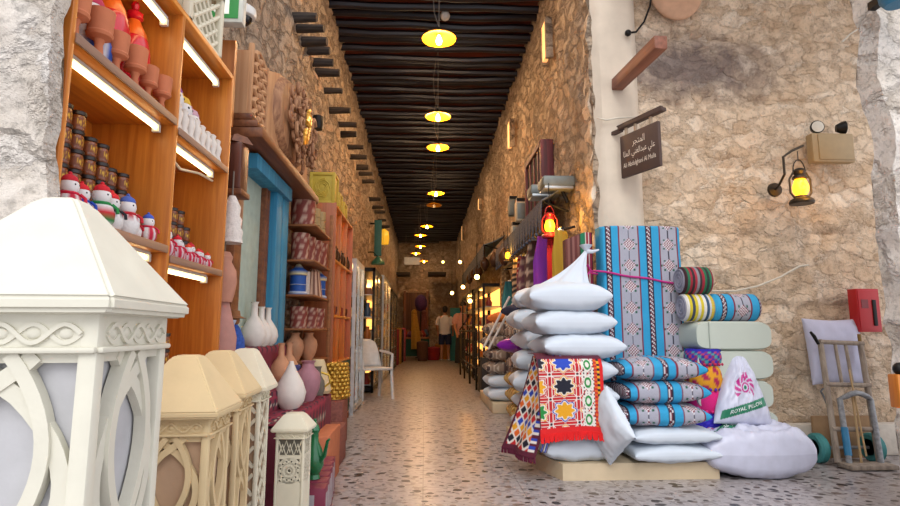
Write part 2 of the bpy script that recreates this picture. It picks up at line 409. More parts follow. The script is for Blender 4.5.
# ------------------------------------------------------------------ pendant lamps
m_shade = mat('yellow_enamel', '#d98a0e', .35, var=.05, bump=0)
m_bulb = mat('bulb_glow', '#ffd890', .3, emit=30, ec='#ffc45a', bump=0)
m_dbulb = mat('bulb_glass', '#cfc0a0', .2, bump=0)
m_dark = mat('black_metal', '#1d1b1a', .45, .6, bump=.1)
m_cord = mat('grey_cord', '#6f665c', .7, bump=0)
lamp_px = [(439, 38), (438, 116), (438, 147), (436, 193), (434, 205), (427, 226), (420.5, 235), (420.5, 246), (416, 253), (424, 261), (414, 266)]
def pendant(lit):
    t = thing('pendant_lamp', '', 'lamp')
    mb = MB(); mb.lathe([(.03, .055), (.07, .04), (.17, .005), (.185, -.01), (.18, -.012), (.16, -.002), (.06, .03), (.03, .04)], seg=28); mb.build('lamp_shade', m_shade, t)
    mb = MB(); mb.lathe([(0, -.075), (.025, -.065), (.036, -.04), (.03, -.01), (.016, .02), (.015, .04)], seg=14); mb.build('bulb', m_bulb if lit else m_dbulb, t)
    mb = MB(); mb.lathe([(.0, .12), (.02, .115), (.028, .06), (.028, .03)], seg=12); mb.build('socket', m_dark, t)
    mb = MB(); mb.tube([(0, 0, .1), (0, 0, 1.0)], .006, 6); mb.tube([(0, 0, .12), (-.05, 0, .28), (-.07, 0, .55), (-.03, 0, .85), (0, 0, 1.0)], .005, 6); mb.build('cord', m_cord, t)
    return t
pl, pd = pendant(True), None
for i, (px, py) in enumerate(lamp_px):
    Y = 2.92 * FPX / (331 - py); p = at(px, py, Y); lit = i != 4
    lab = f'{DEP[i]} of the round yellow pendant lamps down the corridor'
    if lit: o = pl if i == 0 else dup(pl, p)
    else: o = pendant(False); lab = 'unlit pendant lamp hanging among the lit ones down the corridor'
    o.location = p; o.scale = (1, 1, 1); tag(o, lab, 'lamp', 'pendant lamps along the corridor')
    if i >= 5: lab = f'{DEP[i-1]} lit'
    if lit: point_light('pendant_light', p + V((0, 0, -.1)), (50 if i < 4 else 20), '#ffd09c', .06)
mb = MB(); mb.sph((0, 0, 0), .06, 16, 10); mb.lathe([(.035, .04), (.035, .07)], seg=12)
p = at(445, 82, 6.4); o = mb.build('ceiling_sensor', mat('white_plastic', '#d8d6d0', .4, bump=0), loc=(p.x, p.y, CZ - .12)); tag(o, 'small white round sensor on the dark pole ceiling', 'sensor')

# ------------------------------------------------------------------ beam ends on the left wall
m_beam = wood_mat('weathered_beam', '#1e1916', '#4b4038', 'X', .8, 24)
bp_ = MB(); bp_.tube([(-.12, 0, 0), (.02, 0, 0), (.10, .005, .004), (.19, 0, 0)], [.045, .045, .042, .038], 9); bme = bp_.mesh('beam_end', m_beam)
ys = [4.57, 4.76, 5.03, 5.22, 5.44, 5.72, 6.08, 6.66, 7.24, 7.5, 8.15, 8.6, 9.07, 9.5, 9.95, 11.5, 12.1, 12.8, 13.6, 14.5]
for i, y in enumerate(ys):
    o = bpy.data.objects.new('beam_end', bme); COL.objects.link(o); o.location = (XL + .03, y, 3.66 + random.uniform(-.03, .03)); o.rotation_euler = (0, 0, random.uniform(-.06, .06))
    o.scale = (random.uniform(.85, 1.1), random.uniform(.8, 1.2), random.uniform(.8, 1.1))
    tag(o, f'dark round beam end jutting from the left corridor wall, {DEP[i]} of the row', 'beam', 'beam ends along the left wall')

# ================================================================== LEFT SIDE: plaster lanterns
m_cream = mat('cream_plaster', '#d0ba90', .85, var=.07, scale=9, bump=.35)
m_white = mat('white_plaster', '#d0cdbd', .85, var=.05, scale=12, bump=.4)
m_pale = mat('pale_plaster', '#d6cfb8', .85, var=.06, scale=10, bump=.35)
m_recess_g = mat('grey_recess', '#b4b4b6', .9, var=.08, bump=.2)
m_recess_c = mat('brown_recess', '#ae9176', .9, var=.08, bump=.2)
def lantern(name, label, loc, rz, W, H, RH, mats, top=.09, over=.055, style='ribbon', base=0.0, fk=.8):
    """square plaster lantern: W body width, H eave height, RH roof height"""
    m1, m2 = mats
    t = thing(name, label, 'lantern', loc, rz, 'carved plaster lanterns')
    E = W / 2 + over; h = W / 2; s = W / .34
    mb = MB(); lip = .028 * s
    prof = [(E * .93, -.004), (E, 0), (E, lip), (E * .97, lip * 1.25), (top * .5 + .012, RH - .008), (top * .5, RH), (0, RH)]
    vs = []; fs = []
    for r, z in prof[:-1]:
        vs += [(-r, -r, H + z), (r, -r, H + z), (r, r, H + z), (-r, r, H + z)]
    for k in range(len(prof) - 2):
        for j in range(4): fs.append((4 * k + j, 4 * k + (j + 1) % 4, 4 * k + 4 + (j + 1) % 4, 4 * k + 4 + j))
    fs.append((3, 2, 1, 0)); n = len(vs); fs.append((n - 4, n - 3, n - 2, n - 1))
    bm = bmesh.new(); bv = [bm.verts.new(v) for v in vs]
    for f in fs: bm.faces.new([bv[i] for i in f])
    bmesh.ops.bevel(bm, geom=bm.edges[:], offset=.007 * s, segments=2, affect='EDGES'); bm.verts.index_update()
    mb.add([v.co.copy() for v in bm.verts], [[v.index for v in f.verts] for f in bm.faces]); bm.free()
    mb.build('roof', m1, t, smooth=35)
    mb = MB(); d = .03 * s
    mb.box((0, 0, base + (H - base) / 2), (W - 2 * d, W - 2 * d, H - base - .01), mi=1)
    st = .036 * s; fz = .10 * s * fk
    for a in (-1, 1):
        for b_ in (-1, 1): mb.box((a * (h - st / 2), b_ * (h - st / 2), base + (H - base) / 2), (st, st, H - base), bev=.006)
    for k in range(4):
        M = Matrix.Rotation(k * PI / 2, 4, 'Z')
        mb.box((0, -h + d / 2, H - fz / 2 - .004), (W - st, d * .96, fz), M=M)
        mb.box((0, -h + d / 2 + .002, base + .05 * s), (W - st, d, .10 * s), M=M)
        mb.box((0, -h - .003, H - fz), (W, .012, .012 * s), M=M, bev=.004)
        # carved scrolls on the frieze
        wv = W - st * 1.6
        for sg in (-1, 1):
            mb.strip([(-wv / 2 + wv * i / 40, H - fz / 2 - .004 + sg * fz * .24 * math.sin(i / 40 * PI * 5)) for i in range(41)], .008 * s, .007, M @ Matrix.Translation((0, -h - .002 - .0015 * (sg + 1), 0)))
        for q in range(5):
            cx = -wv / 2 + wv * (q + .5) / 5
            mb.sph((cx, -h + .001, H - fz / 2 - .004), .011 * s, 8, 6, M=M, sc=(1.3, .5, 1))
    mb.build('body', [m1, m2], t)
    z0, z1 = base + .10 * s, H - fz - .006; pw = W - 2 * st; ph = z1 - z0
    for k in range(4):
        M = Matrix.Rotation(k * PI / 2, 4, 'Z') @ Matrix.Translation((0, -h + d * .25, 0)); mb = MB()
        if style == 'ribbon':
            a = pw * .46; L = min(ph, pw * 2.9)
            for kq, (ph0, amp, wd) in enumerate(((0, 1, .115), (PI, 1, .115), (.55, .72, .095), (PI + .55, .72, .095))):
                pts = []
                for i in range(41):
                    z = z1 - ph * i / 40; w = (z1 - z) / L * 2 * PI - .42
                    x = a * amp * math.sin(w + ph0 * .6 if ph0 not in (0, PI) else w + ph0)
                    x = a * amp * math.copysign(abs(math.sin(w / 1 + ph0)) ** .8, math.sin(w + ph0))
                    pts.append((x, z))
                mb.strip(pts, pw * wd, d * .6 + .003 * kq, M @ Matrix.Translation((0, -.003 * kq, 0)))
            mb.box((0, d * .3, z1 - .006), (pw, d * .5, .014), M=M)
        elif style == 'lattice':
            for q in range(-4, 9):
                for sg in (-1, 1):
                    zc = z0 + ph * q / 6
                    p0, p1 = [-pw / 2, zc], [pw / 2, zc + sg * pw * 1.1]
                    pts = [(p0[0] + (p1[0] - p0[0]) * i / 10, p0[1] + (p1[1] - p0[1]) * i / 10) for i in range(11)]
                    pts = [p for p in pts if z0 <= p[1] <= z1]
                    if len(pts) > 1: mb.strip(pts, pw * .1, d * .5, M)
        else:   # star fretwork panel: a plate with rosette bars and a triangle band
            zc = z1 - ph * .17 - pw * .52; R = pw * .5
            for q in range(12):
                a = q * PI / 6
                p = [(R * .22 * math.cos(a), zc + R * .22 * math.sin(a)), (R * 1.02 * math.cos(a + .05), zc + R * 1.02 * math.sin(a + .05))]
                mb.strip(p, pw * .13, d * .6, M)
            ring = lambda r: [(r * math.cos(i * PI / 12), zc + r * math.sin(i * PI / 12)) for i in range(25)]
            mb.strip(ring(R * .24), pw * .1, d * .6, M); mb.strip(ring(R * .62), pw * .07, d * .6, M); mb.strip(ring(R * .98), pw * .12, d * .6, M)
            mb.box((0, d * .3, z1 - ph * .16), (pw, d * .6, .016), M=M); mb.box((0, d * .3, (z0 + zc - R) / 2), (pw, d * .6, zc - R - z0 + .01), M=M)
            for sg in (-1, 1): mb.box((sg * pw * .47, d * .3, zc), (pw * .06, d * .6, 2 * R), M=M)
            zz = [( -pw / 2 + pw * i / 6, z1 - (.02 if i % 2 else ph * .15)) for i in range(7)]
            mb.strip(zz, pw * .07, d * .6, M); mb.strip([(x, 2 * (z1 - ph * .08) - z) for x, z in zz], pw * .05, d * .6, M)
        mb.build('fretwork_panel', m1, t, smooth=20)
    return t
def pos(px, py, Y): p = at(px, py, Y); return p.x, p.y, p.z
# big one in front: near eave corner (112,312), right eave corner (183,308)
rzb = math.radians(4)
Lc = at(112, 311, .86)
E = .168
ca, sa = math.cos(rzb), math.sin(rzb)
cx, cy = Lc.x - (E * ca + E * sa) , Lc.y - (E * sa - E * ca)
HB = Lc.z
lantern('plaster_lantern', 'large white plaster lantern in the left foreground, biggest of the carved lanterns', (cx, cy, 0), rzb, .276, HB, .205, (m_white, m_recess_g), top=.045, over=.03, fk=.72)
def small(px_c, py_e, Y, W, RH, mats, label, style='ribbon', over=.028, top=.055, rz=.05):
    p = at(px_c, py_e, Y)     # near right eave corner
    E = W / 2 + over
    lantern('plaster_lantern', label, (p.x - E, p.y + E, 0), rz, W, p.z, RH, mats, top, over, style)
small(214, 419, 1.58, .2, .165, (m_cream, m_recess_c), 'cream carved plaster lantern standing right behind the big white one')
small(243, 399, 1.93, .18, .155, (m_cream, m_recess_c), 'cream plaster lantern between the front cream one and a whiter one', style='ribbon')
small(264.6, 392, 2.27, .165, .165, (m_pale, m_recess_c), 'pale whitish plaster lantern with tall hipped roof behind two cream ones', style='lattice')
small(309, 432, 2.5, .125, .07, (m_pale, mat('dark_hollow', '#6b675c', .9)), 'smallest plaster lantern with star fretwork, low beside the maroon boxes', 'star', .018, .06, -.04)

# ================================================================== near bookcase
XF, XB = -.85, -1.14
Y0, Y1 = 1.295, 2.40
YM = 1.885
m_bw = wood_mat('orange_laminate', '#a65a1a', '#cc8030', 'Z', .38, 34)
m_bwh = wood_mat('orange_laminate_shelf', '#b8661d', '#dc9038', 'Y', .38, 34)
m_edge = wood_mat('brown_edge_band', '#7a5a4a', '#9d7b66', 'Y', .5, 20)
m_tube = mat('tube_glow', '#fff0cc', .3, emit=5, ec='#ffdf9e', bump=0)
m_ywood = mat('yellow_fitting', '#cfcfc6', .4, bump=0)
bc = thing('bookcase', 'tall orange wooden bookcase of small souvenirs beside the rough stone pier', 'bookcase', (0, 0, 0))
def pan(c, d, m, nm, par, bev=.003): return MB().box(c, d, bev=bev).build(nm, m, par)
dx = XF - XB; xm = (XF + XB) / 2
for y in (Y0 + .01, Y1 - .01): pan((xm, y, 1.035), (dx, .02, 2.07), m_bw, 'side_panel', bc)
pan((xm, YM, 1.035), (dx - .002, .02, 2.05), m_bw, 'divider', bc)
pan((XB + .006, (Y0 + Y1) / 2, 1.035), (.012, Y1 - Y0 - .04, 2.05), m_bw, 'back_panel', bc)
ZL, ZU = 1.228, 1.668
SH = [.08, .45, .83, 1.20, 1.645]
for z in SH:
    for a, b_ in ((Y0 + .02, YM - .01), (YM + .01, Y1 - .02)):
        if a < YM: z = {1.20: ZL, 1.645: ZU}.get(z, z)
        else: z = {ZL: 1.20, ZU: 1.645}.get(z, z)
        s_ = pan((xm, (a + b_) / 2, z - .011), (dx - .014, b_ - a, .022), m_bwh, 'shelf', bc)
        pan((XF + .001, (a + b_) / 2, z - .011), (.006, b_ - a, .026), m_edge, 'edge_band', s_)
pan((xm, (Y0 + Y1) / 2, 2.06), (dx, Y1 - Y0 - .04, .022), m_bwh, 'top_board', bc)
for z in (1.645, 1.20, 2.05, .83):
    for a, b_ in ((Y0 + .04, YM - .04), (YM + .04, Y1 - .07)):
        if (z, a) == (.83, Y0 + .04): continue
        if a < YM: z = {1.20: ZL, 1.645: ZU}.get(z, z)
        else: z = {ZL: 1.20, ZU: 1.645}.get(z, z)
        mb = MB(); mb.tube([(-.905, a, z - .042), (-.905, b_, z - .042)], .0065, 10)
        o = mb.build('light_tube', m_tube, bc)
        mb = MB(); mb.box((-.905, (a + b_) / 2, z - .027), (.022, b_ - a + .02, .012)); mb.box((-.905, a - .008, z - .042), (.024, .014, .026)); mb.box((-.905, b_ + .008, z - .042), (.024, .014, .026)); mb.build('lamp_holder', m_ywood, o)
mb = MB(); mb.tube([(-.9, YM + .05, 1.59), (-.89, YM + .06, 1.55), (-.885, YM + .12, 1.53), (-.885, YM + .2, 1.545), (-.89, YM + .3, 1.565), (-.9, Y1 - .05, 1.58)], .005, 6); mb.build('cable', mat('cream_cable', '#d8c9a8', .5, bump=0), bc)

# terracotta goblets
m_terra = mat('terracotta', '#bd6f4a', .8, var=.1, bump=.2)
gob = MB(); gob.lathe([(0, 0), (.026, 0), (.027, .006), (.014, .014), (.011, .034), (.016, .044), (.034, .05), (.037, .056), (.034, .06), (.038, .105), (.036, .106), (.031, .062), (0, .06)], seg=22)
gm = gob.mesh('goblet', m_terra)
for i in range(6):
    o = bpy.data.objects.new('goblet', gm); COL.objects.link(o); y = [1.36, 1.46, 1.555, 1.65, 1.74, 1.825][i]
    o.location = (-.885 + .004 * (i % 2), y, ZU); sc = [1.05, 1.05, .95, 1.0, .88, .92][i]; o.scale = (sc * .86, sc * .86, sc * 1.28); o.rotation_euler = (0, 0, i)
    tag(o, f'terracotta goblet on the upper left bookcase shelf, {ORD[i]}', 'goblet', 'terracotta goblets in the bookcase')
m_red = mat('red_glaze', '#cc1226', .25, var=.05, coat=.4, bump=0)
for i, (y, x, s_) in enumerate(((1.67, -.98, .9), (1.805, -.98, .88))):
    t = thing('red_jar', f'round red jar with orange neck standing behind the goblets, {"left" if i == 0 else "right"} of the two', 'jar', (x, y, ZU), 0, 'red jars in the bookcase')
    t.scale = (s_, s_, s_ * 1.5)
    MB().lathe([(0, 0), (.04, 0), (.058, .03), (.066, .09), (.064, .15), (.055, .185), (.05, .19)], seg=24).build('body', m_red, t)
    MB().lathe([(.05, .19), (.045, .205), (.03, .225), (.02, .24), (.0, .242)], seg=20).build('neck', mat('orange_glaze', '#e2641e', .3, bump=0), t)
    MB().lathe([(.02, .238), (.03, .245), (.03, .258), (.012, .268), (.016, .28), (.010, .292), (0, .296)], seg=16).build('lid', m_red, t)

def cloth_doll(label, loc, rz, colors, pat, sc=1.0, group='stuffed dolls in the bookcase'):
    t = thing('cloth_doll', label, 'doll', loc, rz, group); t.scale = (sc,) * 3
    c0, c1, c2 = [lin(c) for c in colors]
    def cf(u, v):
        if pat == 'dots': return c1 if (int(u * 14) % 2 == 0 and int(v * 12) % 3 == 0) else c0
        if pat == 'check': return c1 if (int(u * 12) + int(v * 9)) % 2 else c0
        if pat == 'stripe': return (c1, c0, c2)[int(v * 9) % 3]
        return c0
    MB().lathe([(0, 0), (.024, .002), (.033, .018), (.034, .036), (.027, .054), (.014, .062)], seg=22, colf=cf, sx=1, sy=.9).build('body', vcol_mat(), t)
    mb = MB(); mb.sph((0, 0, .078), .023, 14, 9, sc=(1, .95, 1)); h = mb.build('head', m_clothw, t)
    mb = MB(); mb.sph((.0195, -.008, .082), .0028, 6, 5); mb.sph((.0195, .008, .082), .0028, 6, 5); mb.build('eye', m_dark, h)
    mb = MB(); mb.lathe([(.019, .091), (.0195, .095), (.016, .103), (.007, .109), (0, .110)], seg=14); mb.sph((0, 0, .112), .005, 8, 6); mb.build('hat', mat('felt_' + colors[2].strip('#'), colors[2], .9, bump=.3), t)
    mb = MB(); mb.tube([(.02 * math.cos(a), .02 * math.sin(a), .06) for a in [2 * PI * i / 14 for i in range(15)]], .0042, 6); mb.tube([(.022, .012, .06), (.034, .014, .05), (.036, .013, .038)], .0042, 6); mb.build('scarf', mat('felt_' + colors[1].strip('#'), colors[1], .9, bump=.3), t)
    return t
m_clothw = mat('white_felt', '#dcd8d6', .9, var=.05, bump=.3)
dl = [(1.40, '#d9d4d2', '#c21836', '#c02030', 'check', 1.0, 'red checked body'), (1.47, '#dcd8d6', '#2143a6', '#d0202c', 'check', .95, 'blue checked body and red hat'),
      (1.54, '#e0dcda', '#20803f', '#c81e2c', 'stripe', 1.1, 'green and white stripes and red hat'), (1.61, '#e4e0de', '#22232a', '#d42a30', 'dots', 1.05, 'black dots and red hat'),
      (1.675, '#e4e0de', '#b5202e', '#4a62b0', 'dots', 1.1, 'red scarf and blue hat'), (1.74, '#e4e0de', '#b01c2c', '#c9c4c4', 'dots', .75, 'small size and pale hat'),
      (1.805, '#dfdad8', '#c01c3c', '#3d57b5', 'check', .85, 'red body and blue hat')]
for i, (y, a, b_, c, p, s_, d_) in enumerate(dl):
    cloth_doll(f'white cloth snowman doll with {d_}, left doll shelf', (-.885 - .012 * (i % 2), y, ZL), .0, (a, b_, c), p, s_)
for i in range(9):
    y = 1.93 + .047 * i; c = ['#c02030', '#d84020', '#c81e2c', '#dcd8d6', '#d84a28', '#c02030', '#d03024', '#c81e2c', '#d84020'][i]
    cloth_doll(f'small red bodied doll in front on the right doll shelf, {ORD[i]}', (-.885 - .01 * (i % 2), y, 1.20), 0, ('#d8ccd0', '#c0183c', c), 'check', [.95, .7, .8, .7, .65, .75, .62, .65, .6][i])
for i in range(3):
    cloth_doll(f'small doll at the back of the right doll shelf, {ORD[i]} of three', (-.97, 1.96 + .07 * i, 1.20), 0, ('#d8ccd0', '#b02040', '#8c2a6a'), 'dots', .95)
# spice jars
m_jar = mat('brown_spice_jar', '#7a3f1c', .25, var=.3, scale=60, coat=.5)
m_lid = mat('dark_jar_lid', '#20130f', .35)
def lab_cf(u, v): return lin('#e2b32c') if (.02 < u < .3 or .85 < u) and (math.sin(u * 90) + math.sin(v * 11 + u * 30)) > .1 and .2 < v < .85 else lin('#7a3c18')
js = thing('spice_jar', '', 'jar')
MB().lathe([(0, 0), (.019, 0), (.021, .003), (.021, .04), (.019, .044)], seg=18).build('body', m_jar, js)
MB().lathe([(.0213, .010), (.0215, .014), (.0215, .022), (.0215, .03), (.0213, .034)], seg=60, colf=lab_cf).build('paper_label', vcol_mat('printed_paper', .5, .05), js)
MB().lathe([(.0205, .044), (.0225, .045), (.0225, .054), (.02, .056), (0, .056)], seg=18).build('lid', m_lid, js)
first = True
COLN = ['first column from left', 'second column from left', 'third column from left', 'fourth column from left', 'fifth column from left', 'last column']
def place_jar(loc, label, grp, rz):
    global first
    if first: o = js; first = False; o.location = loc; o.rotation_euler = (0, 0, rz); tag(o, label, 'jar', grp)
    else: dup(js, loc, rz, label, grp)
for k, (y, n) in enumerate(((1.51, 6), (1.57, 6), (1.63, 5), (1.69, 5), (1.75, 4), (1.81, 4))):
    for j in range(n):
        lv = ['lowest', 'second lowest', 'third up', 'fourth up', 'fifth up', 'sixth up'][j] if j < n - 1 else 'topmost'
        place_jar((-.985 + random.uniform(-.004, .004), y, ZL + .0565 * j), f'brown spice jar, {lv} in {COLN[k]} of the left doll shelf', 'spice jars on the left doll shelf', random.uniform(-.3, .3))
for k, (y, n) in enumerate(((2.13, 4), (2.19, 4), (2.25, 4), (2.31, 3))):
    for j in range(n):
        place_jar((-.985, y, 1.20 + .0565 * j), f'brown spice jar, {["lowest", "second up", "third up", "topmost"][j if j < n - 1 else 3]} in {COLN[k]} of the right doll shelf', 'spice jars on the right doll shelf', random.uniform(-.3, .3))
for k, y in enumerate((1.95, 2.01, 2.07)):
    for j in range(2):
        place_jar((-.93, y, .83 + .0565 * j), f'brown spice jar on the shelf below the small dolls, {["lower", "upper"][j]} of {["left", "middle", "right"][k]} pair', 'spice jars on the low shelf', random.uniform(-.3, .3))
# white figurines on the upper right shelf
fg = MB(); fg.lathe([(0, 0), (.02, 0), (.022, .01), (.014, .035), (.018, .055), (.02, .07), (.012, .085), (.015, .1), (.008, .106), (0, .107)], seg=16); fgm = fg.mesh('white_figurine', mat('bisque_white', '#d9cfc4', .6, bump=.2))
for i in range(8):
    o = bpy.data.objects.new('white_figurine', fgm); COL.objects.link(o); o.location = (-.882, 1.945 + .055 * i, 1.645); o.scale = (1.05 - .03 * (i % 3),) * 3
    tag(o, f'small white turned figurine on the upper right bookcase shelf, {ORD[i]}', 'figurine', 'white figurines in the bookcase')
for i, (y, cs, nm) in enumerate(((2.06, ('#3c4fa0', '#dcd8d6', '#8a4a9a'), 'blue and violet'), (2.15, ('#b04468', '#d8b040', '#d8b040'), 'pink with yellow hat'), (2.24, ('#8a6ab0', '#4f8ac0', '#c9a0b0'), 'lilac and blue'))):
    cloth_doll(f'tall {nm} striped cloth doll behind the white figurines', (-.965, y, 1.645), 0, cs, 'stripe', 2.2 - .15 * i)
cloth_doll('blue and white checked cloth doll at the left end behind the goblets', (-.955, 1.52, ZU), 0, ('#d8d4d8', '#2b50a8', '#c03a58'), 'check', 2.1)
cloth_doll('red headed cloth doll in the corner behind the red jars', (-1.06, 1.56, ZU), 0, ('#c01830', '#d8d4d8', '#c01830'), 'check', 2.2)

# ================================================================== LEFT SIDE: portal, door, pottery
m_carv = wood_mat('carved_tan_wood', '#a9764f', '#c79a70', 'Z', .7, 14)
m_brownw = wood_mat('brown_wood', '#5a2f18', '#86502c', 'Y', .5, 20)
m_blue = wood_mat('blue_painted_wood', '#1f6f93', '#3d95b5', 'Z', .55, 16)
MY = Matrix(((0, 1, 0, 0), (1, 0, 0, 0), (0, 0, 1, 0), (0, 0, 0, 1)))      # profile x -> world y, depth y -> world x
pt = thing('carved_portal', 'carved tan wooden overdoor with a round swirling relief above the blue door', 'portal', (XL + .07, 0, 0))
mb = MB(); poly = [(2.98, 2.10), (2.98, 2.50), (3.3, 2.54), (3.6, 2.66), (3.9, 2.74), (4.25, 2.72), (4.5, 2.55), (4.6, 2.10)]
mb.prism(poly, .10, MY); mb.build('board', m_carv, pt, smooth=0)
mb = MB()   # leafy border strip
for y in (3.0, 3.3): mb.box((.105, y, 2.31), (.03, .03, .48), bev=.008)
for k in range(6):
    z = 2.12 + .07 * k
    for sg in (-1, 1):
        pts = [(.108, 3.15 + sg * (.11 * math.sin(PI * i / 8)), z + .085 * i / 8 + .01 * math.sin(i)) for i in range(9)]
        mb.tube(pts, [.006 + .014 * math.sin(PI * i / 8) for i in range(9)], 7)
    mb.sph((.108, 3.15, z + .04), .022, 8, 6)
mb.build('carved_border', m_carv, pt)
mb = MB(); rnd = random.Random(3)  # swirling cloud-like roundel
cy, cz = 3.92, 2.42
mb.lathe([(0, 0), (.30, 0), (.27, .045), (.0, .06)], (0, 0, 0), 24, M=Matrix.Translation((.1, cy, cz)) @ Matrix.Diagonal((1, 1.5, 1, 1)) @ Matrix.Rotation(PI / 2, 4, 'Y'))
for k in range(70):
    a = rnd.uniform(0, 2 * PI); r = rnd.uniform(.03, .26); sz = rnd.uniform(.035, .085); ph = rnd.uniform(0, 6)
    c = V((.15 + .07 * rnd.random(), cy + 1.55 * r * math.cos(a), cz + r * 1.1 * math.sin(a)))
    pts = [c + V((.012 * i / 10, sz * (1 - i / 12) * math.cos(ph + i * .55), sz * (1 - i / 12) * math.sin(ph + i * .55))) for i in range(11)]
    mb.tube(pts, [.016 - .0008 * i for i in range(11)], 7)
mb.build('roundel', wood_mat('dark_carving', '#6d4028', '#b98a62', 'Z', .6, 30), pt)
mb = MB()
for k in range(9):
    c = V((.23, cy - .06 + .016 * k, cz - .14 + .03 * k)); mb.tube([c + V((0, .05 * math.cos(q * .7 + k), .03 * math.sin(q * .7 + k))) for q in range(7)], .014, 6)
mb.build('highlight_centre', mat('highlight_gold', '#e8b450', .3, .6), pt)  # highlight at the roundel's middle, put in as gold colour
mb = MB()
for k, (dz, dd, dx_) in enumerate(((.0, .06, .20), (.05, .045, .17), (.09, .04, .14))):
    mb.box((.06 + dx_ / 2 - .06, 3.78, 2.02 + dz), (dx_, 1.64, dd), bev=.012)
mb.build('cornice', m_brownw, pt)
# door
dr = tag(bpy.data.objects.new('door_1', None), kind='structure'); COL.objects.link(dr)
pan((XL + .06, 3.14, 1.0), (.10, .12, 2.0), m_brownw, 'door_frame', dr)
pan((XL + .05, 3.42, 1.0), (.05, .46, 2.0), mat('grey_green_curtain', '#9fb0a4', .8, bump=.1), 'door_panel', dr)
for y in (3.68, 3.735): pan((XL + .06, y, 1.0), (.09, .045, 2.0), m_brownw, 'door_stile', dr)
pan((XL + .10, 3.84, 1.0), (.10, .15, 1.99), m_blue, 'door_leaf', dr)
pan((XL + .07, 3.93, 1.0), (.06, .02, 1.98), m_dark, 'door_gap', dr)
pan((XL + .10, 4.03, 1.0), (.09, .15, 1.99), m_blue, 'door_leaf', dr)
pan((XL + .08, 4.2, 1.0), (.05, .16, 1.98), m_blue, 'door_jamb', dr)
pan((XL + .10, 3.62, 1.93), (.16, .86, .09), m_blue, 'door_head', dr)
# brown board beside the portal and things up there
o = MB().box((-1.06, 2.80, 2.22), (.14, .03, .46)).build('side_board', wood_mat('plain_brown_board', '#8a4a1c', '#b06a30', 'Z')); tag(o, 'plain brown board standing out from wall between bookcase top and carved portal', 'board')
t = thing('mashrabiya_box', 'white lattice screen box on top of the bookcase', 'screen', (-.98, 2.12, 2.071))
mb = MB()
for a in (-1, 1):
    for b_ in (-1, 1): mb.box((a * .10, b_ * .15, .15), (.03, .03, .3), bev=.005)
for z in (.015, .285): mb.box((0, 0, z), (.23, .33, .03), bev=.005)
mb.build('frame', m_pale, t)
mb = MB()
for sg in (-1, 1):
    for k in range(5):
        y0 = -.14 + .07 * k - .07; pts = [(.1, y0 + .03 * i * 1.0, .03 + .024 * i) for i in range(11)]
        pts = [(x, sg * y, z) for x, y, z in pts if -.14 < y < .14]
        if len(pts) > 2: mb.tube(pts, .009, 6)
mb.box((.06, 0, .15), (.02, .27, .24)); mb.build('lattice', m_pale, t)
t = thing('exit_sign', 'green and white running man exit sign box at the top left', 'sign', (at(219, 5, 2.7).x, 2.7, 2.50), 0)
MB().box((0, 0, .07), (.26, .06, .17), bev=.008).build('housing', mat('sign_housing', '#c9cabf', .5, bump=0), t)
gp = MB().box((.01, -.032, .07), (.20, .006, .13)).build('green_panel', mat('exit_green', '#1f7a35', .4, bump=0, emit=.25), t)
mb = MB(); mb.box((.04, -.037, .07), (.05, .004, .09)); mb.tube([(-.01, -.037, .09), (-.025, -.037, .06), (-.05, -.037, .03)], .006, 6); mb.tube([(-.025, -.037, .06), (.0, -.037, .035)], .006, 6); mb.tube([(-.05, -.037, .085), (-.01, -.037, .09), (.015, -.037, .07)], .005, 6); mb.sph((-.002, -.037, .11), .011, 8, 6); mb.build('running_man', mat('sign_white', '#e8ece0', .4, emit=.3, bump=0), gp)
t = thing('security_camera', 'white dome security camera on the left wall beside the exit sign', 'camera', at(243, 17, 3.30))
MB().lathe([(.0, .07), (.05, .07), (.075, .05), (.08, .02), (.075, 0), (.06, -.008), (0, -.008)], seg=22).build('housing', mat('white_plastic', '#d8d6d0', .4), t)
MB().lathe([(.055, -.006), (.05, -.03), (.03, -.048), (0, -.055)], seg=18).build('dome', mat('smoked_glass', '#17171a', .08, bump=0), t)
MB().box((-.07, .0, .05), (.14, .05, .03)).build('bracket', m_ywood, t)
t = thing('spotlight', 'small black spotlight on the left wall right of the carved roundel', 'lamp', (XL + .11, 5.25, 2.98))
MB().tube([(-.1, 0, .03), (0, 0, .0)], .012, 8).build('bracket', m_dark, t)
MB().lathe([(.0, -.10), (.045, -.1), (.055, -.06), (.05, .03), (0, .05)], seg=14).build('lamp_head', m_dark, t)
MB().box((-.06, -.15, -.16), (.06, .3, .2), bev=.01).build('junction_box', mat('tan_box', '#8e7c60', .7), t)

# hanging lamp shades and brown bracket just right of the bookcase
m_lace = mat('white_lace', '#d8cfc6', .9, var=.15, scale=60, bump=.5)
m_pinkc = mat('pink_clay', '#b5806a', .85, var=.12, bump=.3)
def hang(name, label, px, py0, py1, Y, rpx, m, prof, cat, par_cord=True):
    p0, p1 = at(px, py0, Y), at(px, py1, Y); H = p0.z - p1.z; R = rpx * Y / FPX
    t = thing(name, label, cat, p1)
    MB().lathe([(r * R, z * H) for r, z in prof], seg=20).build('shade', m, t)
    MB().tube([(0, 0, H * .96), (0, 0, H + .12)], .004, 6).build('cord', m_cord, t); return t
hang('lace_lampshade', 'white lace tiered hanging shade beside the bookcase end panel', 230, 196, 243, 2.62, 12, m_lace, [(.0, .02), (1, 0), (.92, .12), (.98, .25), (.8, .33), (.86, .5), (.66, .58), (.72, .76), (.45, .9), (.25, 1), (0, 1)], 'lampshade')
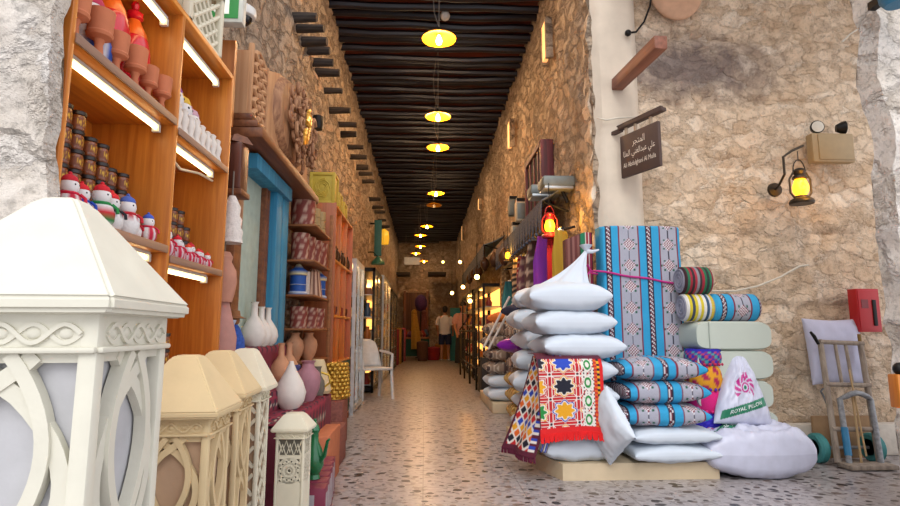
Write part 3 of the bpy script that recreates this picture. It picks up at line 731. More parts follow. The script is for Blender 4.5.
hang('hanging_pot', 'pink clay bell shaped pot hanging under the white lace shade', 222, 252, 302, 2.60, 13, m_pinkc, [(.0, .0), (.7, 0), (.85, .15), (1, .4), (.9, .62), (.55, .8), (.62, .9), (.4, 1), (0, 1)], 'pot')
t = thing('wall_lantern', 'dark wooden lantern box hanging by the carved door corner', 'lantern', at(236, 168, 2.78))
MB().box((0, 0, 0), (.09, .12, .24), bev=.012).build('body', wood_mat('dark_red_wood', '#3c1c14', '#6a3a2a', 'Z'), t); MB().lathe([(.08, 0), (.05, .04), (0, .06)], (0, 0, .12), 4).build('cap', m_brownw, t)
MB().box((.0, 0, -.135), (.11, .14, .03), bev=.006).build('base', m_brownw, t)

# wooden rack with pottery, against the wall and the second bookcase
m_rack = wood_mat('rack_wood', '#7b4a26', '#a86a3a', 'X', .6)
rk = thing('pottery_rack', 'brown wooden rack of pottery leaning the second bookcase', 'rack', (0, 0, 0))
RX0, RX1, RY0, RY1 = -1.09, -.85, 4.36, 5.08
for x in (RX0, RX1):
    pan((x, RY1, 1.0), (.03, .03, 2.0), m_rack, 'post', rk)
pan((RX0, RY0, 1.0), (.03, .03, 2.0), m_rack, 'post', rk)
RS = [.45, .72, .97, 1.23, 1.50, 1.78]
for z in RS: pan(((RX0 + RX1) / 2, (RY0 + RY1) / 2, z - .008), (RX1 - RX0, RY1 - RY0, .016), m_rack, 'shelf', rk)
m_pat = vcol_mat('painted_pottery', .6, .1, 60)
def pat_red(u, v):
    if v < .12 or v > .88: return lin('#5d2f28')
    return lin('#c9a58e') if math.sin(u * 44 + 3 * math.sin(v * 9)) * math.sin(v * 17) > .25 else lin('#8a3b30')
def pat_bs(u, v):
    k = int(v * 11)
    return lin('#1f57a8') if k % 3 != 1 else (lin('#e6d79a') if k > 5 else lin('#d8dde6'))
def pat_lat(u, v):
    return lin('#7b4b35') if (int(u * 24) + int(v * 12)) % 2 and .15 < v < .85 else lin('#d8b49a')
def pot(name, label, cat, loc, prof, m, seg=24, colf=None, group=None, sc=1.0, extra=None):
    mb = MB(); mb.lathe(prof, seg=seg, colf=colf)
    if extra: extra(mb)
    o = mb.build(name, m, loc=loc); o.scale = (sc,) * 3; return tag(o, label, cat, group)
cyl = lambda r, h, n=10: [(0, 0)] + [(r, h * i / n) for i in range(n + 1)] + [(r * .9, h), (r * .88, h * .6), (0, h * .6)]
def rim(r, h): return [(0, 0), (r * .9, 0)] + [(r * (.92 + .08 * i / 8), h * i / 8) for i in range(9)] + [(r * .86, h * .99), (r * .8, h * .5), (0, h * .5)]
yy = RY0 + .1
P1 = [(-.94, 4.47, .055, .22), (-.93, 4.62, .05, .2), (-.92, 4.74, .05, .2), (-.91, 4.88, .055, .17)]
pot('patterned_basket', 'red and cream patterned basket on the top rack shelf', 'basket', (-.985, 4.50, 1.78), rim(.10, .26), m_pat, 40, pat_red)
m_bam = mat('bamboo', '#a88f62', .6, var=.15, bump=.2)
bprof = [(0, 0), (.048, 0), (.05, .03), (.047, .06), (.052, .065), (.047, .07), (.048, .12), (.053, .125), (.047, .13), (.048, .19), (.04, .19), (.04, .1), (0, .1)]
for i, (x, y) in enumerate(((-.97, 4.68), (-.96, 4.82), (-.94, 4.96))):
    pot('bamboo_cup', f'bamboo cup on the top rack shelf beside the red basket, {ORD[i]}', 'cup', (x, y, 1.78), bprof, m_bam, 18, None, 'bamboo cups on the rack', 1.15)
for i, (x, y) in enumerate(((-.99, 4.47), (-.98, 4.65), (-.96, 4.83), (-.94, 4.99))):
    pot('patterned_basket', f'brown red patterned basket on the second rack shelf, {ORD[i]}', 'basket', (x, y, 1.50), rim(.075, .22), m_pat, 36, pat_red, 'patterned baskets on the rack')
lprof = [(0, 0), (.075, 0), (.075, .02), (.062, .03), (.062, .075), (.068, .08), (.062, .085), (.062, .15), (.072, .16), (.072, .19), (.04, .21), (.02, .24), (0, .25)]
def lp(cf): return cf
pot('striped_lantern', 'blue and white striped ceramic lantern on the rack, left one', 'lantern', (-.995, 4.46, 1.23), lprof, m_pat, 24, pat_bs, 'striped ceramic lanterns on the rack')
pot('lattice_lantern', 'pink clay lattice lantern between the two blue striped lanterns', 'lantern', (-.935, 4.74, 1.23), [(0, 0), (.085, 0), (.08, .02), (.055, .2), (.06, .21), (.03, .235), (0, .24)], m_pat, 48, pat_lat)
pot('white_jar', 'plain white jar standing behind the lattice lantern on the rack', 'jar', (-1.0, 4.62, 1.23), cyl(.065, .2), m_lace)
pot('striped_lantern', 'blue and yellow striped ceramic lantern on the rack, right one', 'lantern', (-.93, 4.96, 1.23), lprof, m_pat, 24, pat_bs, 'striped ceramic lanterns on the rack')
for i, (x, y) in enumerate(((-.99, 4.50), (-.95, 4.72), (-.93, 4.93))):
    pot('patterned_pot', f'small brown patterned pot on the fourth rack shelf, {ORD[i]}', 'pot', (x, y, .97), rim(.07, .17), m_pat, 36, pat_red, 'patterned pots on the rack')
m_clay = mat('plum_clay', '#a5737c', .75, var=.12, bump=.25)
m_orange = mat('buff_clay', '#c08a66', .75, var=.1, bump=.25)
m_wv = mat('chalk_white', '#dcd3c8', .8, var=.06, bump=.25)
bottle = [(0, 0), (.05, 0), (.085, .04), (.10, .09), (.09, .15), (.06, .20), (.028, .25), (.024, .34), (.034, .36), (.026, .36), (.02, .3), (0, .3)]
urn = [(0, 0), (.05, 0), (.055, .01), (.09, .09), (.10, .16), (.088, .22), (.05, .26), (.045, .29), (.058, .31), (.048, .31), (.038, .27), (0, .26)]
for i, (x, y, z) in enumerate(((-1.0, 4.45, .72), (-.93, 4.62, .72), (-.97, 4.85, .72))):
    pot('clay_urn', f'buff clay urn on the lower rack shelf, {ORD[i]}', 'urn', (x, y, z), urn, m_orange, 24, None, 'urns on the rack', .7)
for i, (x, y, z) in enumerate(((-.99, 4.5, .45), (-.94, 4.75, .45), (-.93, 4.95, .45))):
    pot('small_basket', f'dark wicker pot on the lowest rack shelf, {ORD[i]}', 'pot', (x, y, z), rim(.07, .18), m_pat, 36, lambda u, v: lin('#6b4a33') if (int(u * 30) + int(v * 10)) % 2 else lin('#9a7350'), 'wicker pots on the rack')

# red carpeted bench with vases
m_carpet = vcol_mat('rug_weave', .95, .4, 120)
def rugc(u, v):
    k = int(v * 40) % 8; d = (u * 30) % 1
    if k in (0, 1): return lin('#7c1e33')
    if k == 3: return lin('#d8c9b4') if int(u * 40) % 2 else lin('#2a2238')
    if k == 5: return lin('#a33048')
    return lin('#8b2c40') if (int(u * 36) + k) % 3 else lin('#3a2434')
bn = thing('display_bench', 'stepped bench under a dark red striped rug holding vases', 'bench', (0, 0, 0))
BY0, BY1 = 2.75, 4.30
MB().box((-.77, (BY0 + BY1) / 2, .245), (.17, BY1 - BY0, .49)).build('step', mat('plum_carpet', '#7b3344', .95, bump=.4), bn)
mb = MB(); mb.box((-.91, 3.5, .30), (.13, 1.5, .60)); mb.box((-1.03, 3.4, .42), (.12, 1.3, .84)); mb.build('upper_step', mat('plum_carpet', '#7b3344', .95), bn)
mb = MB(); prof_ = [(-.682, .22), (-.681, .495), (-.75, .495), (-.843, .495), (-.844, .605), (-.968, .605), (-.969, .845), (-1.085, .845)]
def rugf(u, v):
    t = v * (len(prof_) - 1); i = min(int(t), len(prof_) - 2); f = t - i
    x = prof_[i][0] + (prof_[i + 1][0] - prof_[i][0]) * f; z = prof_[i][1] + (prof_[i + 1][1] - prof_[i][1]) * f
    return (x + .006, 2.78 + u * 1.2, z + .006 + .004 * math.sin(u * 40))
mb.grid(rugf, 70, 60, colf=rugc); rg = mb.build('rug', m_carpet, loc=(0, 0, 0)); sm_ = rg.modifiers.new('thickness', 'SOLIDIFY'); sm_.thickness = .006; sm_.offset = 1
tag(rg, 'dark red striped rug spread over the stepped display bench', 'rug')
ut = .855; lt_ = .505; mt_ = .615
pot('striped_bowls', 'stack of blue and white striped bowls behind the pale lantern', 'bowl', at(236, 352, 2.98) * 1, [(0, 0), (.05, 0), (.055, .03), (.05, .032), (.062, .065), (.056, .067), (.07, .10), (.062, .102), (.078, .15), (.07, .15), (0, .1)], m_pat, 24, lambda u, v: lin('#2a5fb5') if int(v * 10) % 2 else lin('#cfd8e6'))
bpy.data.objects['striped_bowls'].location = (-1.03, 2.90, ut)
pot('clay_vase', 'dusky pink clay vase at the bookcase end beside striped bowls', 'vase', (-.93, 2.62, .70), [(0, 0), (.05, 0), (.07, .1), (.075, .22), (.05, .32), (.03, .4), (.028, .46), (.04, .48), (0, .47)], mat('dusty_rose_clay', '#b07f74', .8, bump=.25))
o = MB().box((-.93, 2.62, .35), (.16, .16, .698)).build('pedestal', mat('plum_carpet', '#7b3344', .95)); tag(o, 'low plum pedestal under the dusky pink vase', 'pedestal')
for i, (y, s_) in enumerate(((3.42, 1.2), (3.57, 1.1), (3.72, 1.1))):
    pot('white_bottle_vase', f'off-white long necked vase on the upper step of the bench, {ORD[i]}', 'vase', (-1.015, y, ut), bottle, m_wv, 24, None, 'white bottle vases', s_ * .62)
for i, (x, y, s_, m_) in enumerate(((-.905, 3.66, .72, m_orange), (-.905, 3.87, .72, m_orange))):
    def band(mb): mb.lathe([(.104, .10), (.107, .115), (.107, .14), (.1, .155)], seg=24, mi=1)
    pot('clay_bottle_vase', f'buff clay bottle vase with {"plain belly" if i == 0 else "blue medallion"} on the bench', 'vase', (x, y, mt_), bottle, [m_, mat('blue_band', '#3a3f7c', .6)] if i else m_, 24, None, 'clay bottle vases', s_, band if i else None)
pot('teardrop_vase', 'white teardrop vase at the front of the red bench', 'vase', (-.775, 3.38, lt_), [(0, 0), (.05, 0), (.08, .04), (.09, .09), (.07, .15), (.035, .21), (.015, .255), (.012, .27), (0, .27)], m_wv)
pot('holed_urn', 'plum pink pierced clay urn on the bench corner', 'urn', (-.745, 3.72, lt_), urn, m_clay, 26, None, None, .82)
def seat_obj(o, z): o.location.z = z
t = thing('bread_oven_figure', 'small grey clay jug with gold handle right of the plum urn', 'jug', (-.74, 4.02, lt_))
MB().lathe([(0, 0), (.04, 0), (.055, .05), (.05, .1), (.025, .14), (.022, .18), (.03, .2), (0, .2)], seg=18).build('body', mat('grey_clay', '#6c6458', .7), t)
MB().tube([(.05, 0, .06), (.09, 0, .09), (.08, 0, .14), (.025, 0, .16)], .008, 6).build('handle', mat('gold_paint', '#c9a23a', .4, .5), t)
pot('cream_cone', 'plain cream plaster cone shade beside the golden basket', 'shade', (-.77, 4.2, lt_), [(0, 0), (.09, 0), (.10, .02), (.05, .22), (.04, .24), (0, .24)], m_cream)
# golden scaled basket
mb = MB()
for k in range(9):
    for j in range(16):
        a = 2 * PI * (j + .5 * (k % 2)) / 16; r = .15 - .003 * k
        mb.sph((r * math.cos(a), r * math.sin(a), .03 + .038 * k), .026, 7, 5, sc=(1, 1, .9))
mb.lathe([(0, 0), (.15, 0), (.125, .35), (.11, .35), (.1, .3), (0, .3)], seg=24)
o = mb.build('golden_basket', mat('gold_leaf', '#c79a3c', .35, .55, bump=.1), loc=(-.78, 5.02, .375)); o.scale = (.85,) * 3; tag(o, 'golden scale textured round basket in front of the second bookcase', 'basket')
o = MB().box((-.80, 4.98, .185), (.26, .30, .37), bev=.01).build('brick_pedestal', mat('red_carved_block', '#8f5448', .8, var=.25, scale=40, bump=.6)); tag(o, 'carved red brown block under the golden basket', 'pedestal')
mb = MB()
mb.box((-.62, 3.75, .16), (.10, .5, .32), bev=.008)
o = mb.build('terracotta_planter', mat('terracotta', '#bd6f4a', .8)); tag(o, 'upright terracotta slab block behind the green teapot', 'block')
o.data.transform(Matrix.Translation((0, 0, 0)))
mb = MB(); mb.box((-.66, 4.28, .13), (.14, .36, .26), bev=.01); o = mb.build('carved_box', mat('red_carved_block', '#8f5448', .8)); tag(o, 'low carved red brown box at the far end of the bench', 'box')
# maroon boxes on the floor with white spine labels
m_mar = mat('maroon_box', '#7c2540', .5, var=.1, bump=.1)
for i in range(6):
    y = 2.86 + .12 * i
    t = thing('maroon_box', f'maroon cardboard box on the floor left of the walkway, {DEP[i]} in the row', 'box', (-.545 - .012 * i, y, 0), random.uniform(-.03, .03), 'maroon boxes along the walkway')
    MB().box((0, 0, .105), (.16, .105, .21), bev=.004).build('carton', m_mar, t)
    mb = MB(); mb.box((.0, -.0535, .1), (.06, .002, .16)); mb.box((.0805, 0, .1), (.002, .05, .16)); lb = mb.build('label_strip', mat('label_grey', '#a9a4a8', .6, bump=0), t)
# green teapot
t = thing('green_teapot', 'green glazed long necked coffee pot on the maroon boxes', 'teapot', (-.555, 2.99, .213))
m_grn = mat('green_glaze', '#14663a', .25, var=.1, coat=.4, bump=.05)
MB().lathe([(0, 0), (.035, 0), (.03, .02), (.05, .06), (.052, .10), (.04, .14), (.022, .18), (.02, .22), (.028, .235), (0, .236)], seg=20).build('body', m_grn, t)
MB().lathe([(.027, .236), (.022, .255), (.008, .275), (.01, .285), (0, .295)], seg=14).build('lid', m_grn, t)
MB().tube([(.03, -.02, .08), (.06, -.04, .12), (.075, -.05, .19), (.085, -.06, .2)], [.014, .011, .008, .006], 8).build('spout', m_grn, t)
MB().tube([(-.03, .01, .21), (-.08, .03, .2), (-.085, .03, .12), (-.045, .02, .08)], .007, 8).build('handle', m_grn, t)
# straw doll with blue dress at the bench back
t = thing('straw_doll', 'brown straw doll in a blue dress beside the door, behind the rug', 'doll', (-.985, 2.98, ut))
MB().lathe([(0, 0), (.06, 0), (.055, .05), (.03, .11), (.015, .13), (0, .13)], seg=18).build('dress', mat('blue_print', '#2e4f9a', .9, var=.4, scale=80), t)
MB().sph((0, 0, .15), .028, 12, 8).build('head', mat('straw', '#8f5e38', .9, bump=.5), t)
MB().lathe([(.06, .16), (.03, .172), (.025, .2), (0, .205)], seg=16).build('hat', mat('straw', '#8f5e38', .9), t)

# second bookcase
b2 = thing('bookcase', 'orange lit bookcase with yellow crates on top, further along the left wall', 'bookcase', (0, 0, 0))
A0, A1, XF2 = 5.2, 6.45, -.83
xm2, dx2 = (XF2 + XB + .02) / 2, XF2 - XB - .02
m_bside = wood_mat('red_brown_laminate', '#9c5228', '#b5683a', 'Z', .45, 20)
pan((xm2, A0 + .01, 1.075), (dx2, .02, 2.15), m_bside, 'side_panel', b2); pan((xm2, A1 - .01, 1.075), (dx2, .02, 2.15), m_bside, 'side_panel', b2)
pan((XB + .03, (A0 + A1) / 2, 1.075), (.012, A1 - A0 - .04, 2.13), m_bw, 'back_panel', b2)
for k in (1, 2): pan((xm2, A0 + (A1 - A0) * k / 3, 1.4), (dx2 - .02, .018, 1.48), m_bw, 'divider', b2)
for z in (.08, .66, 1.1, 1.62, 2.14): pan((xm2, (A0 + A1) / 2, z - .011), (dx2 - .01, A1 - A0 - .04, .022), m_bwh, 'shelf', b2)
for z in (2.09, 1.58, 1.06): MB().tube([(XB + .10, A0 + .05, z), (XB + .10, A1 - .05, z)], .008, 8).build('light_tube', mat('amber_tube', '#ffc060', .3, emit=9, ec='#ffa840', bump=0), b2)
pan((xm2 + .01, (A0 + A1) / 2, .36), (dx2 - .01, A1 - A0 - .06, .55), mat('dark_green_cloth', '#16463c', .9), 'cupboard_front', b2)
for i in range(7):
    y = A0 + .1 + .165 * i
    pot('dark_jar', f'dark brown jar on the middle shelf of the second bookcase, {DEP[i]}', 'jar', (XF2 - .06, y, 1.62), [(0, 0), (.045, 0), (.055, .05), (.05, .1), (.03, .13), (.035, .15), (0, .15)], mat('dark_ceramic', '#3c221a', .3, var=.3), 16, None, 'dark jars in the second bookcase')
for i in range(7):
    y = A0 + .1 + .165 * i; c = ['#c9c0b0', '#a0522d', '#5a2a20', '#c77a30', '#8a3a28', '#d0a060', '#6a3020'][i]
    pot('small_cup', f'small cup on the lower lit shelf of the second bookcase, {DEP[i]}', 'cup', (XF2 - .06, y, 1.10), [(0, 0), (.03, 0), (.04, .05), (.038, .09), (.032, .09), (.03, .04), (0, .03)], mat('cup_' + c[1:], c, .5), 14, None, 'cups in the second bookcase')
pot('white_bird_figure', 'white pointed bird figure on the lit shelf of second bookcase', 'figure', (XF2 - .10, A0 + .2, 1.10), [(0, 0), (.05, 0), (.06, .05), (.03, .12), (.015, .2), (0, .24)], m_wv)
# yellow crates
m_yel = mat('yellow_lacquer', '#bfa63a', .6, var=.12, bump=.2)
for i, (y, w_, h_) in enumerate(((5.32, .24, .30), (5.75, .2, .22), (6.1, .2, .2))):
    t = thing('yellow_lantern_box', f'yellow carved lantern box on the second bookcase, {DEP[i]}', 'box', (-.97, y, 2.141), 0, 'yellow boxes on the second bookcase')
    MB().box((0, 0, h_ / 2), (w_ * .9, w_ * .9, h_), bev=.004).build('body', m_yel, t)
    mb = MB(); mb.box((0, 0, .012), (w_, w_, .024), bev=.004); mb.box((0, 0, h_ - .012), (w_, w_, .03), bev=.006)
    for a in (-1, 1):
        for b_ in (-1, 1): mb.box((a * w_ * .44, b_ * w_ * .44, h_ / 2), (.03, .03, h_), bev=.004)
    mb.build('frame', m_yel, t)
    mb = MB()
    for k in range(5):
        a0 = k * 1.2
        mb.tube([(w_ * .3 * math.cos(a0 + j * .5) * (1 - j / 14), -w_ * .46, h_ / 2 + h_ * .32 * math.sin(a0 + j * .5) * (1 - j / 14)) for j in range(9)], .007, 6)
    mb.build('carving', m_yel, t)

# ================================================================== RIGHT SIDE
def text_geo(body, size=1.0):
    c = bpy.data.curves.new('lettering', 'FONT'); c.body = body; c.size = size; c.align_x = 'CENTER'; c.align_y = 'CENTER'; c.resolution_u = 3
    o = bpy.data.objects.new('lettering', c); COL.objects.link(o)
    dg = bpy.context.evaluated_depsgraph_get(); me = o.evaluated_get(dg).to_mesh()
    vs = [v.co.copy() for v in me.vertices]; fs = [list(p.vertices) for p in me.polygons]
    o.evaluated_get(dg).to_mesh_clear(); bpy.data.objects.remove(o); bpy.data.curves.remove(c)
    return vs, fs
# ---- pillows
m_pil = mat('white_cotton', '#c9d2dc', .9, var=.03, scale=6, bump=.15)
m_cloth = vcol_mat()
def pillow_fn(W, D, H, seed, wr=.012, pw=.42, pinch=.07):
    def fn(u, v, sg):
        a, b = 2 * u - 1, 2 * v - 1
        t = max(0, (1 - a * a) * (1 - b * b)) ** pw
        x = W / 2 * a * (1 - pinch * (1 - b * b) * abs(a) ** 3); y = D / 2 * b * (1 - pinch * (1 - a * a) * abs(b) ** 3)
        n = noise.noise(V((a * 2.3 + seed, b * 2.3, seed * 3.1))) + .5 * noise.noise(V((a * 6 + seed, b * 6, seed)))
        edge = (abs(a) ** 6 + abs(b) ** 6) * math.sin(22 * (b if abs(a) > abs(b) else a) + seed) * .5
        return V((x, y, sg * (H / 2 * t + wr * t * (n + edge))))
    return fn
def pillow(name, label, loc, rz, W, D, H, seed, m=None, colf=None, group=None, cat='pillow', res=(34, 28), wr=.012, M=None, pw=.32, parent=None, build=True):
    fn = pillow_fn(W, D, H, seed, wr, pw); mu = lambda q: .5 + .5 * math.sin(PI * (q - .5))
    mb = MB(); nu, nv = res
    for sg in (1, -1):
        mb.grid(lambda u, v: fn(mu(u), mu(v), sg), nu, nv, M=M, colf=(lambda u, v: colf(mu(u), mu(v), sg)) if colf else None)
    o = mb.build(name, m or (m_cloth if colf else m_pil), parent, loc, rz, smooth=70)
    return tag(o, label, cat, group) if label else o

# ---- plinth
mb = MB(); yf = atz(640, 480, 0).y; pz = at(640, 463, yf).z
c0, c1 = at(563, 480, yf), at(720, 480, yf); c2 = (c1.x, 4.36)
poly = [(c0.x, yf), (c1.x, yf), c2, (1.30, 4.36), (1.30, 5.15), (.74, 5.15), (.78, 4.06)]
n = len(poly); vs = [(x, y, 0) for x, y in poly] + [(x, y, pz) for x, y in poly]
mb.add(vs, [list(range(n)), list(range(n, 2 * n))] + [(i, (i + 1) % n, n + (i + 1) % n, n + i) for i in range(n)])
tag(mb.build('display_plinth', mat('pale_stone_plinth', '#c6b496', .85, var=.12, scale=5, bump=.3), smooth=0), 'low pale stone plinth under the white and blue pillow stacks', 'plinth')

# ---- front white pillow stack
zc = pz
heights = [.17, .165, .165, .16, .16, .165, .185]
nm = ['lowest', 'second lowest', 'third from bottom', 'fourth from bottom', 'third from top', 'second from top', 'topmost']
for i, h in enumerate(heights):
    up = i > 3
    x = at(572 if not up else [576, 569, 566][i - 4], 400, 3.95).x
    pillow('pillow', f'plump white pillow, {nm[i]} of the tall stack {"under the bright mosaic cloth" if not up else "above the mosaic cloth"}', (x, 3.95 + .02 * (i % 2), zc + h / 2), random.uniform(-.06, .06), .56 if up else .52, .5, h * 1.2, i * 1.7, None, None, 'white pillows in the front stack', wr=.014)
    zc += h
ZT = zc
# ---- back white stack by the corridor wall
z2 = pz
for i in range(7):
    h = .172
    pillow('pillow', f'white pillow half hidden behind the tall stack, {nm[i] if i < 6 else "topmost"} of the rear stack', (1.03 + .035 * math.sin(i * 2.1), 4.78 + .03 * (i % 2), z2 + h / 2), .12 * math.sin(i * 1.9), .54, .5, h * 1.2, 20 + i * 1.3, None, None, 'white pillows in the rear stack', wr=.014)
    z2 += h
# ---- white cloth sack neck tied above the stack
B0, B1 = at(563, 285, 4.02), at(586, 251, 4.15)
mb = MB()
def neck(u, v):
    c = B0.lerp(B1, v) + V((0, 0, -.02 * math.sin(PI * v))); r = .16 * (1 - v) ** 1.3 + .014
    a = 2 * PI * u; rr = r * (1 + .16 * math.cos(7 * a + 2 * v) * (1 - .4 * v))
    return c + V((rr * math.cos(a), .55 * rr * math.sin(a), .0))
mb.grid(neck, 48, 16)
mb.lathe([(.012, 0), (.03, .02), (.05, .045), (.03, .05), (0, .03)], tuple(B1), 14)
mb.tube([B1, B1 + V((.05, 0, -.005)), B1 + V((.10, 0, .01))], [.02, .014, .006], 8)
tag(mb.build('white_cloth', m_pil), 'gathered white cloth knotted to a point on top of the white pillows', 'cloth')

# ---- blue patterned weave
LB, GR, MA, WH, DK, GN = [lin(c) for c in ('#2f9fd0', '#a9aab8', '#7a1f33', '#e4e0e4', '#262236', '#1f5a44')]
def blue_weave(s, t):
    for a, b_ in ((.05, .12), (.55, .62)):
        if a <= s < b_:
            k = int(t / .011); q = int((s - a) / (b_ - a) * 5)
            if q in (0, 4): return DK
            return (WH, MA, DK)[(k + q) % 3]
    for a in (.215, .455, .72, .945):
        if abs(s - a) < .009: return MA
    for c in (.335, .83):
        if abs(s - c) < .115:
            dx = (s - c) * .62; dz = (t % .16) - .08
            if abs(dx) + abs(dz) < .05:
                return (MA, WH)[(int((dx + 1) / .0105) + int((dz + 1) / .0105)) % 2]
            if .05 < abs(dx) < .062 and abs(dz) < .008: return GN
            if abs(abs(dx) - .034) < .007 and abs(abs(dz) - .034) < .007: return GN
            if abs(dx) < .0035: return DK
            return GR
    return LB
x0, x1 = at(602, 300, 4.2).x, at(682, 300, 4.2).x; ztop = at(640, 226, 4.2).z; MW = x1 - x0; MH = ztop - pz
mb = MB(); nu, nv = 120, 300
def rounded(u, v, y):
    return V((x0 + MW * u, y, pz + MH * v))
def mat_front(u, v):
    a, b_ = 2 * u - 1, 2 * v - 1
    e = max(abs(a) - .93, 0) / .07; f = max(abs(b_) - .975, 0) / .025
    y = 4.16 + .045 * (1 - math.sqrt(max(0, 1 - min(1, e * e + f * f)))) - .012 * math.cos(a * 1.5) + .005 * noise.noise(V((a * 3, b_ * 7, 2)))
    return V((x0 + MW * u, y, pz + MH * v - .01 * (abs(a) ** 8)))
mb.grid(mat_front, nu, nv, colf=lambda u, v: blue_weave(u, v * MH + .02))
for uu in (0, 1): mb.grid(lambda u, v: mat_front(uu, v) + V((0, .11 * u, 0)), 6, 60, colf=lambda u, v: LB)
mb.grid(lambda u, v: mat_front(u, 1) + V((0, .11 * v, 0)), 60, 4, colf=lambda u, v: blue_weave(u, 0))
mb.grid(lambda u, v: mat_front(u, v) * 1 + V((0, .11 + 2 * (4.2 - mat_front(u, v).y) * 0, 0)), 10, 30, colf=lambda u, v: LB)
mo = tag(mb.build('floor_mattress', m_cloth, smooth=60), 'tall bright blue woven mattress with rosettes standing against the wall', 'mattress')
mb = MB()
r0, r1 = at(596, 271, 4.15), at(680, 284, 4.15)
pts = [r0 + V((-.03, .03, 0))] + [r0.lerp(r1, i / 10) + V((0, -.008, .004 * math.sin(i * 1.3))) for i in range(11)] + [r1 + V((.015, .03, 0)), r1 + V((.015, .13, .01)), r0 + V((-.02, .13, 0)), r0 + V((-.03, .03, 0))]
mb.tube(pts, .008, 7); mb.tube([pts[0], pts[0] + V((-.03, -.02, .05)), pts[0] + V((-.05, -.02, .02))], .008, 6); mb.tube([pts[0], pts[0] + V((-.04, -.02, -.03)), pts[0] + V((-.06, -.03, -.05))], .007, 6)
tag(mb.build('rope', mat('pink_cord', '#b8257c', .7, bump=0)), 'magenta cord tied round the tall blue mattress', 'rope')
# striped mattress edge in the corner
sx0, sx1 = at(566, 260, 4.28).x, at(593, 260, 4.28).x; sz = at(580, 231, 4.28).z
def stripes(u, v):
    for a, c in ((.08, '#6d3a34'), (.16, '#8a5a50'), (.24, '#5d2f2c'), (.32, '#8c5c54'), (.42, '#6a3532'), (.5, '#87554c'), (.54, '#3a2a24'), (.72, '#1f7a52'), (.76, '#d8c9bc'), (.84, '#9c2034'), (.88, '#dcc7c0'), (.96, '#94203a'), (2, '#5a1a28')):
        if u < a: return lin(c)
mb = MB()
mb.grid(lambda u, v: V((sx0 + (sx1 - sx0) * u, 4.28 - .02 * math.sin(PI * u), pz + (sz - .012 + .08 * (u - .7) * (1 if u < .7 else 0) - pz) * v)), 50, 40, colf=stripes)
mb.grid(lambda u, v: V((sx0 + (sx1 - sx0) * u, 4.28 - .02 * math.sin(PI * u) + .09 * v, pz + (sz - .012 + .08 * (u - .7) * (1 if u < .7 else 0) - pz))), 50, 3, colf=stripes)
for k in (0, 1): mb.grid(lambda u, v: V((sx0 + (sx1 - sx0) * k, 4.28 + .09 * u, pz + (sz - .012 + (.08 * -.7 if k == 0 else 0) - pz) * v)), 3, 20, colf=lambda u, v: stripes(k * .98, 0))
mb.grid(lambda u, v: V((sx0 + (sx1 - sx0) * u, 4.37, pz + (sz - .012 + .08 * (u - .7) * (1 if u < .7 else 0) - pz) * v)), 50, 3, colf=stripes)
tag(mb.build('striped_mattress', m_cloth), 'folded red brown mattress with green stripe standing in the corridor corner', 'mattress')

# ---- blue pillows on two white pillows
z3 = pz; xb = [at(663, 440, 3.85).x, at(663, 420, 3.85).x, at(654, 400, 3.85).x, at(653, 380, 3.85).x, at(651, 365, 3.85).x]
def bpat(k):
    def f(u, v, sg): return blue_weave((u * .97 + .05 + .02 * k) % 1, v * .5 + .03)
    return f
for i in range(2):
    pillow('pillow', f'flat white pillow, {"lower" if i == 0 else "upper"} of two under the blue patterned pillows', (xb[i], 3.85, z3 + .0575), .02, .57, .46, .13, 40 + i * 3, None, None, 'white pillows under the blue ones'); z3 += .113
for i in range(3):
    pillow('patterned_pillow', f'blue and grey woven pillow with rosettes, {["lowest", "middle", "topmost"][i]} of its stack', (xb[2 + i], 3.85, z3 + .074), random.uniform(-.05, .05), .57, .46, .165, 50 + i * 2, None, bpat(i), 'blue woven pillows', res=(110, 70), wr=.01); z3 += .146
# ---- standing white pillow, seen corner on
M = Matrix.Rotation(math.radians(-72), 4, 'Z') @ Matrix.Rotation(math.radians(96), 4, 'X') @ Matrix.Rotation(math.radians(38), 4, 'Z')
p = at(610, 438, 3.62)
pillow('pillow', 'white pillow standing on its corner between the mosaic cloth and blue pillows', (p.x, 3.64, .352), 0, .36, .36, .12, 61, None, None, 'white pillows at the front', M=M)

